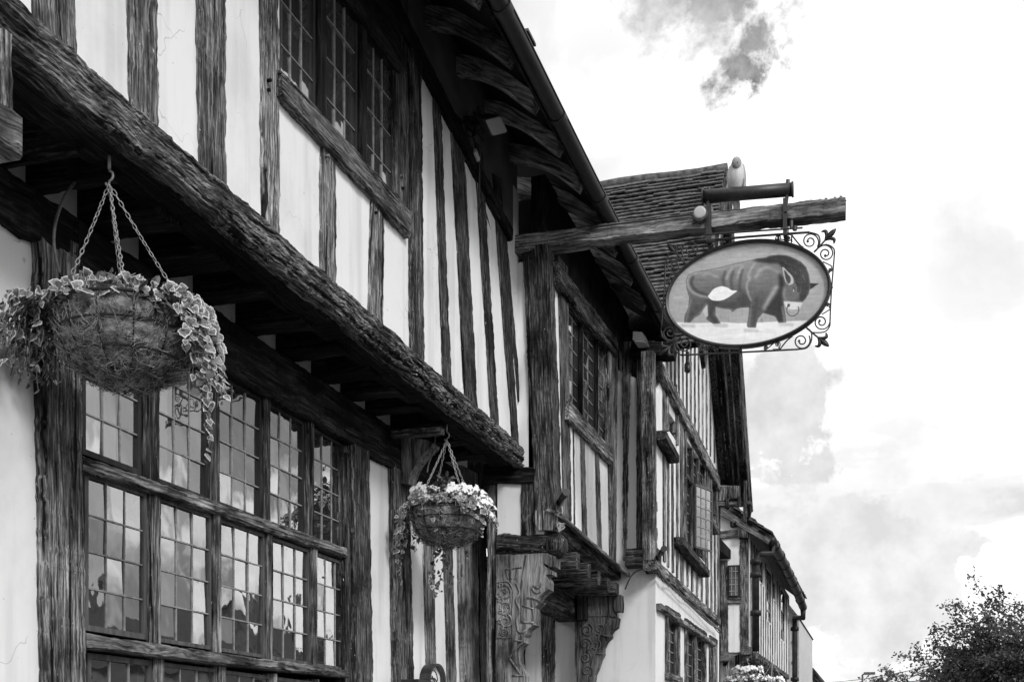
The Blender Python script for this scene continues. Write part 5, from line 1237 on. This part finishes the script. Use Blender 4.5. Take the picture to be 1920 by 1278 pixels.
# continuous body: neck bent down over the breast, feet at the tube, tail falling behind
prof_ = [(-.010,.07,-.115,.010,.008),(-.008,.065,-.085,.024,.012),(-.006,.055,-.04,.034,.020),(-.004,.035,.0,.047,.036),(-.002,.018,.04,.060,.053),(0,.005,.085,.068,.062),(0,.0,.125,.068,.062),(.002,-.004,.16,.058,.056),(.006,-.008,.19,.045,.048),(.010,-.016,.212,.034,.040),(.010,-.036,.222,.026,.028),(.008,-.052,.214,.012,.014)]
vs = []; nn_ = 18
sc_ = hgt/.232
for (x, y, z, rx, ry) in prof_:
    for j in range(nn_):
        a = 2*PI*j/nn_; q = 1+.05*noise.noise((math.cos(a)*3, math.sin(a)*3, z*30))
        vs.append(PB+Vector((x+rx*q*math.cos(a), y+ry*q*math.sin(a), z))*sc_)
fs = [(i*nn_+j, i*nn_+(j+1) % nn_, (i+1)*nn_+(j+1) % nn_, (i+1)*nn_+j) for i in range(len(prof_)-1) for j in range(nn_)]+[tuple(range(nn_))[::-1], tuple((len(prof_)-1)*nn_+j for j in range(nn_))]
mb = MB(); mb.add(vs, fs); mb.build('body', M_BIRD, pg, smooth=True)
# head tucked down against the breast
def blob(c, r, name, mat, par, n=12):
    vs = []; 
    for i in range(n+1):
        t = PI*i/n
        for j in range(14): a = 2*PI*j/14; vs.append(PB+(Vector(c)+Vector((r[0]*math.sin(t)*math.cos(a), r[1]*math.sin(t)*math.sin(a), r[2]*math.cos(t))))*sc_)
    m = MB(); m.add(vs, [(i*14+j, i*14+(j+1) % 14, (i+1)*14+(j+1) % 14, (i+1)*14+j) for i in range(n) for j in range(14)]); return m.build(name, mat, par, smooth=True)
hd = blob((.010,-.052,.180), (.037,.034,.048), 'head', M_BIRDG, pg)
mb = MB(); mb.tube([PB+Vector(p)*sc_ for p in ((.0,-.085,.150),(-.004,-.092,.138),(-.006,-.088,.126))], [.008*sc_,.006*sc_,.002], 8); mb.build('beak', M_BEAK, pg, smooth=True)
blob((.022,-.083,.168), (.004,.004,.004), 'eye', M_BEAK, pg, 6); blob((-.012,-.086,.168), (.004,.004,.004), 'eye', M_BEAK, pg, 6)
for s in (-1, 1):
    vs = []; n = 10
    for i in range(n+1):
        f = i/n; z = .185-.215*f; w = .040*math.sin(PI*(.12+.8*f))**.7; xo = s*(.056+.012*math.sin(PI*f)); 
        for j in range(7):
            g_ = j/6-.5; vs.append(PB+Vector((xo-s*.012*(2*g_)**2, .01+.03*f+g_*2*w, z+.008*math.sin(j*2.5)*f))*sc_)
    m = MB(); m.add(vs, [(i*7+j, i*7+j+1, (i+1)*7+j+1, (i+1)*7+j) for i in range(n) for j in range(6)])
    o = m.build('wing', M_BIRDG, pg, smooth=True); md = o.modifiers.new('thick', 'SOLIDIFY'); md.thickness = .008
mb = MB()
for i in range(5):
    x = -.022+.009*i; z1 = -.128+.006*abs(i-2)
    mb.tube([PB+Vector(p)*sc_ for p in ((x*.5,.055,-.02),(x,.075,-.08),(x*1.15,.085,z1))], [.007,.010,.006], 6)
mb.build('tail', M_BIRD, pg, smooth=True)
for x in (-.018,.02):
    mb = MB(); mb.tube([PB+Vector((x,.0,.035))*sc_, PB+Vector((x,-.01,-.002))*sc_, PB+Vector((x,-.045,-.012))*sc_], .0045, 6)
    for dx in (-.014,.014): mb.tube([PB+Vector((x,-.01,.0))*sc_, PB+Vector((x+dx,-.042,-.012))*sc_], .0035, 5)
    mb.build('foot', M_BEAK, pg)

# ================================================================== TREE, LAMP, WIRE
def tree(label, loc, R, zc, Rz, seed, nclump, leaf, group=None):
    t = thing('broadleaf_tree', label, 'tree', loc); rr = random.Random(seed); loc = Vector(loc)
    tm = MB(); ends = []
    top = loc+Vector((.1,0,zc*.55)); tm.tube(smooth_path([loc, loc+Vector((.05,.05,zc*.3)), top], 4), [.22,.21,.2,.19,.18,.17,.16,.15,.14], 10)
    lm = MB()
    C = loc+Vector((0,0,zc))
    def twig(a, b, r):
        mid = a.lerp(b, .5)+Vector((rr.uniform(-1,1), rr.uniform(-1,1), rr.uniform(0,1)))*(b-a).length*.12
        pp = smooth_path([a, mid, b], 4); tm.tube(pp, [r*(1-.75*i/(len(pp)-1)) for i in range(len(pp))], 5); return pp
    def cluster(p, n, s):
        for _ in range(n):
            q = p+Vector((rr.gauss(0,s), rr.gauss(0,s), rr.gauss(0,s*.8))); L = leaf*rr.uniform(.6, 1.3)
            t_ = Vector((rr.uniform(-1,1), rr.uniform(-1,1), rr.uniform(-.8,.8))).normalized(); n_ = Vector((rr.uniform(-1,1), rr.uniform(-1,1), rr.uniform(-.3,1))); s_ = t_.cross(n_).normalized()
            lm.add([q, q+t_*L*.5+s_*L*.28, q+t_*L, q+t_*L*.5-s_*L*.28], [(0,1,2,3)])
    for i in range(13):
        a = rr.uniform(0, 2*PI); e = rr.uniform(-.2, 1.3); d = Vector((math.cos(a)*math.cos(e), math.sin(a)*math.cos(e), math.sin(e)*Rz/R)); b = C+d*R*rr.uniform(.45,.62)
        pp = twig(top-Vector((0,0,rr.uniform(0,.6))), b, .09)
        for _ in range(nclump):
            a2 = rr.uniform(0, 2*PI); e2 = rr.uniform(-.7, 1.4); dd = Vector((math.cos(a2)*math.cos(e2), math.sin(a2)*math.cos(e2), math.sin(e2)*.8)); dd = (dd+d*.9).normalized()
            st = pp[rr.randrange(2, len(pp))]; bb_ = st+Vector((dd.x*R, dd.y*R, dd.z*Rz))*rr.uniform(.18,.5)
            q = twig(st, bb_, .025)
            for k_ in range(2, len(q)): cluster(q[k_], 22, leaf*1.5)
            for _ in range(3):
                d3 = (dd+Vector((rr.uniform(-1,1), rr.uniform(-1,1), rr.uniform(-.4,1)))*.7).normalized(); s0 = q[rr.randrange(3, len(q))]; e3 = s0+d3*rr.uniform(.3,.75); q3 = twig(s0, e3, .01)
                for k_ in range(1, len(q3)): cluster(q3[k_], 9, leaf*.8)
    tm.build('trunk', M_BARK, t, smooth=True); lm.build('crown', M_TLEAF, t); return t
tree('leafy dark broadleaf tree standing at the lower right corner of the picture', (4.5,30,0), 5.3, 2.65, 2.75, 21, 44, .09)
far_tree = tree('small distant tree just beyond the low pale house', (-1.2,52,0), 1.2, 2.1, 1.2, 5, 4, .16)
sl_ = thing('street_lamp', 'slim grey street lamp standing far down the street', 'street lamp', (-1.35,68,0))
a = PY(1617, 1264, 68); mb = MB(); mb.tube([(a.x,68,0),(a.x,68,a.z*.5),(a.x,68,a.z)], [.09,.07,.05], 8); mb.build('pole', M_IRONG, sl_)
b = PY(1632, 1262, 68); mb = MB(); mb.tube([a, a+Vector((.3,0,.12)), b], .04, 6); mb.build('arm', M_IRONG, sl_); mb = MB(); mb.box(b.x-.35, b.x+.25, 67.85, 68.15, b.z-.05, b.z+.08); mb.build('lantern', M_IRONG, sl_)
wr = thing('overhead_cable', 'thin overhead cable sagging across the street to the dark tree', 'cable', PY(1560, 1278, 55))
mb = MB(); c0, c1 = PY(1500, 1279, 55), PY(1760, 1244, 40); mb.tube([c0.lerp(c1, i/12)-Vector((0,0,.18*math.sin(PI*i/12))) for i in range(13)], .012, 5); mb.build('cable', M_IRON, wr)
# ================================================================== camera, light, world
cam = bpy.data.cameras.new('camera'); co = bpy.data.objects.new('camera', cam); scn.collection.objects.link(co)
co.location = (0,0,EYE); co.rotation_euler = (PI/2, 0, TH)
cam.sensor_width = 36; cam.lens = F/1920*36; cam.shift_x = 0; cam.shift_y = (HV-639)/1920; cam.clip_start = .05; cam.clip_end = 2000
scn.camera = co
SUN_EL, SUN_AZ = math.radians(40), math.radians(205)    # azimuth measured clockwise from +Y
sd = Vector((math.sin(SUN_AZ)*math.cos(SUN_EL), math.cos(SUN_AZ)*math.cos(SUN_EL), math.sin(SUN_EL)))
sd = Vector((.62, -.52, .58)).normalized()
sl = bpy.data.lights.new('sun', 'SUN'); sl.energy = 1.9; sl.angle = math.radians(14); sl.color = (1,1,1)
so = bpy.data.objects.new('sun', sl); scn.collection.objects.link(so); so.location = (20,-15,25)
so.rotation_euler = sd.to_track_quat('Z', 'Y').to_euler()
w = bpy.data.worlds.new('World'); scn.world = w; w.use_nodes = True; nt = w.node_tree
bg = nt.nodes['Background']; bg.inputs['Strength'].default_value = .1
sky = N(nt, 'ShaderNodeTexSky', sky_type='NISHITA'); sky.sun_disc = False
sky.sun_elevation = math.asin(sd.z); sky.sun_rotation = math.atan2(sd.x, sd.y)
bw = N(nt, 'ShaderNodeRGBToBW'); nt.links.new(sky.outputs[0], bw.inputs[0])
tc = N(nt, 'ShaderNodeTexCoord')
def skydir(u, v):
    d = Vector((-ST,CT,0))+Vector((CT,ST,0))*((u-CX)/F)+Vector((0,0,1))*((HV-v)/F); return d.normalized()
# clouds: noise on the direction projected to a cloud layer
sx = N(nt, 'ShaderNodeSeparateXYZ'); nt.links.new(tc.outputs['Generated'], sx.inputs[0])
mz = N(nt, 'ShaderNodeMath', operation='MAXIMUM'); mz.inputs[1].default_value = .0; nt.links.new(sx.outputs['Z'], mz.inputs[0])
az = N(nt, 'ShaderNodeMath', operation='ADD'); az.inputs[1].default_value = .22; nt.links.new(mz.outputs[0], az.inputs[0])
dv_ = N(nt, 'ShaderNodeVectorMath', operation='DIVIDE'); nt.links.new(tc.outputs['Generated'], dv_.inputs[0])
cb = N(nt, 'ShaderNodeCombineXYZ')
for i in range(3): nt.links.new(az.outputs[0], cb.inputs[i])
nt.links.new(cb.outputs[0], dv_.inputs[1])
cn = N(nt, 'ShaderNodeTexNoise', Scale=1.9, Detail=9., Roughness=.56, Distortion=.35); nt.links.new(dv_.outputs[0], cn.inputs['Vector'])
cr = ramp(nt, [(.34, 0), (.44, .85), (.50, 1)]); nt.links.new(cn.outputs['Fac'], cr.inputs[0])
# cloud brightness: shaded bases, brilliant tops
cn2 = N(nt, 'ShaderNodeTexNoise', Scale=2.6, Detail=7., Roughness=.5, Distortion=.2)
of = N(nt, 'ShaderNodeVectorMath', operation='ADD'); of.inputs[1].default_value = (3.3,1.7,.4); nt.links.new(dv_.outputs[0], of.inputs[0]); nt.links.new(of.outputs[0], cn2.inputs['Vector'])
cbr = ramp(nt, [(.38, 0.), (.455, .45), (.475, 1.)]); nt.links.new(cn2.outputs['Fac'], cbr.inputs[0])
cv_ = N(nt, 'ShaderNodeMapRange'); cv_.inputs['To Min'].default_value = 6.6; cv_.inputs['To Max'].default_value = 10.8; nt.links.new(cbr.outputs[0], cv_.inputs['Value'])
# gaps of clear sky (and the dark torn patch high up)
gapv = N(nt, 'ShaderNodeMath', operation='MULTIPLY_ADD'); gapv.inputs[1].default_value = .9; gapv.inputs[2].default_value = 5.5; nt.links.new(bw.outputs[0], gapv.inputs[0])
gm_ = N(nt, 'ShaderNodeMath', operation='MINIMUM'); gm_.inputs[1].default_value = 8.4; nt.links.new(gapv.outputs[0], gm_.inputs[0])
skymix = mix(nt, gm_.outputs[0], cv_.outputs[0], cr.outputs[0], 'MIX')
def patch(u, v, rad, soft, val, src, nscale=9., thr=(.45,.6), amt=1., soft_edge=False):
    d = skydir(u, v)
    ds = N(nt, 'ShaderNodeVectorMath', operation='DISTANCE'); ds.inputs[1].default_value = d; nt.links.new(tc.outputs['Generated'], ds.inputs[0])
    r = N(nt, 'ShaderNodeMapRange'); r.inputs['From Min'].default_value = rad; r.inputs['From Max'].default_value = soft; r.inputs['To Min'].default_value = 1; r.inputs['To Max'].default_value = 0; nt.links.new(ds.outputs['Value'], r.inputs['Value'])
    nn_ = N(nt, 'ShaderNodeTexNoise', Scale=nscale, Detail=9., Roughness=.62, Distortion=.15); nt.links.new(tc.outputs['Generated'], nn_.inputs['Vector'])
    rr = ramp(nt, [(thr[0], 0), (thr[1], 1)]); nt.links.new(nn_.outputs['Fac'], rr.inputs[0])
    if soft_edge:
        r.interpolation_type = 'SMOOTHSTEP'
        mm = N(nt, 'ShaderNodeMath', operation='MULTIPLY'); nt.links.new(r.outputs[0], mm.inputs[0]); nt.links.new(rr.outputs[0], mm.inputs[1])
        m3 = N(nt, 'ShaderNodeMath', operation='MULTIPLY'); m3.inputs[1].default_value = amt; nt.links.new(mm.outputs[0], m3.inputs[0])
        return mix(nt, src, val, m3.outputs[0], 'MIX')
    # the falloff shifts the threshold of the noise, so every edge stays ragged
    sh = N(nt, 'ShaderNodeMath', operation='MULTIPLY_ADD'); sh.inputs[1].default_value = .34; nt.links.new(r.outputs[0], sh.inputs[0]); nt.links.new(nn_.outputs['Fac'], sh.inputs[2])
    rr.color_ramp.elements[0].position = thr[0]+.24; rr.color_ramp.elements[1].position = thr[1]+.24; nt.links.new(sh.outputs[0], rr.inputs[0])
    n5 = N(nt, 'ShaderNodeTexNoise', Scale=nscale*2.7, Detail=6., Roughness=.6); nt.links.new(tc.outputs['Generated'], n5.inputs['Vector'])
    vv = N(nt, 'ShaderNodeMapRange'); vv.inputs['From Min'].default_value = .35; vv.inputs['From Max'].default_value = .68; vv.inputs['To Min'].default_value = val*.85; vv.inputs['To Max'].default_value = val*1.15+(1.6 if val < 6 else 0); nt.links.new(n5.outputs['Fac'], vv.inputs['Value'])
    m3 = N(nt, 'ShaderNodeMath', operation='MULTIPLY'); m3.inputs[1].default_value = amt; nt.links.new(rr.outputs[0], m3.inputs[0])
    mk = N(nt, 'ShaderNodeMath', operation='MULTIPLY'); mq = N(nt, 'ShaderNodeMapRange'); mq.inputs['From Max'].default_value = .12; nt.links.new(r.outputs[0], mq.inputs['Value']); nt.links.new(mq.outputs[0], mk.inputs[0]); nt.links.new(m3.outputs[0], mk.inputs[1])
    return mix(nt, src, vv.outputs[0], mk.outputs[0], 'MIX')
s_ = skymix
s_ = patch(1480, 320, .04, .16, 12., s_, 3., (.1,.2), 1., True)        # brilliant core round the dark tear
s_ = patch(1640, 500, .03, .14, 11.5, s_, 3., (.1,.2), .8, True)
s_ = patch(1120, 150, .01, .11, 7.7, s_, 5., (.30,.5), .8, True)
s_ = patch(1880, 330, .03, .17, 6.8, s_, 6., (.35,.6), .8, True)
s_ = patch(1440, 740, .01, .06, 6.4, s_, 11., (.42,.55), .8)
s_ = patch(1540, 735, .008, .045, 5.6, s_, 14., (.44,.58), .85)
s_ = patch(1560, 1010, .03, .12, 8.5, s_, 5., (.30,.5), .8, True)
s_ = patch(1640, 1180, .01, .06, 7.6, s_, 8., (.38,.52), .85)
s_ = patch(1700, 930, .02, .10, 7.9, s_, 6., (.35,.55), .8, True)
s_ = patch(1345, -55, .02, .095, 3.2, s_, 15., (.47,.60), .95)
s_ = patch(1240, 5, .015, .05, 5.0, s_, 20., (.47,.60), .9)
s_ = patch(1395, 75, .005, .055, 2.6, s_, 22., (.44,.56), .95)
s_ = patch(1405, 135, .004, .03, 1.6, s_, 34., (.42,.54), .95)
s_ = patch(1590, 1120, .06, .12, 7.4, s_, 9., (.475,.52), .85)
s_ = patch(1480, 830, .03, .10, 6.8, s_, 10., (.49,.53), .85)
s_ = patch(1800, 820, .04, .11, 8.4, s_, 7., (.49,.56), .6)
# cloud contrast over the far side of the street (what the leaded panes mirror)
_sd = skydir
def skydir(u, v): d = _sd(u, v); return Vector((-d.x, d.y, d.z))
s_ = patch(380, 960, .10, .26, 4.2, s_, 5., (.30,.52), .9)
s_ = patch(150, 800, .05, .2, 9.5, s_, 6., (.42,.55), .9)
s_ = patch(470, 1075, .03, .08, 19., s_, 11., (.36,.5), .95)
s_ = patch(600, 1080, .03, .09, 19., s_, 10., (.32,.48), .95)
s_ = patch(240, 950, .02, .05, 18., s_, 12., (.42,.55), .8)
nt.links.new(s_, bg.inputs['Color'])
scn.view_settings.view_transform = 'Standard'; scn.view_settings.look = 'None'; scn.view_settings.exposure = .2; scn.view_settings.gamma = 1
scn.render.engine = 'CYCLES'
scn.cycles.max_bounces = 8; scn.cycles.transparent_max_bounces = 12
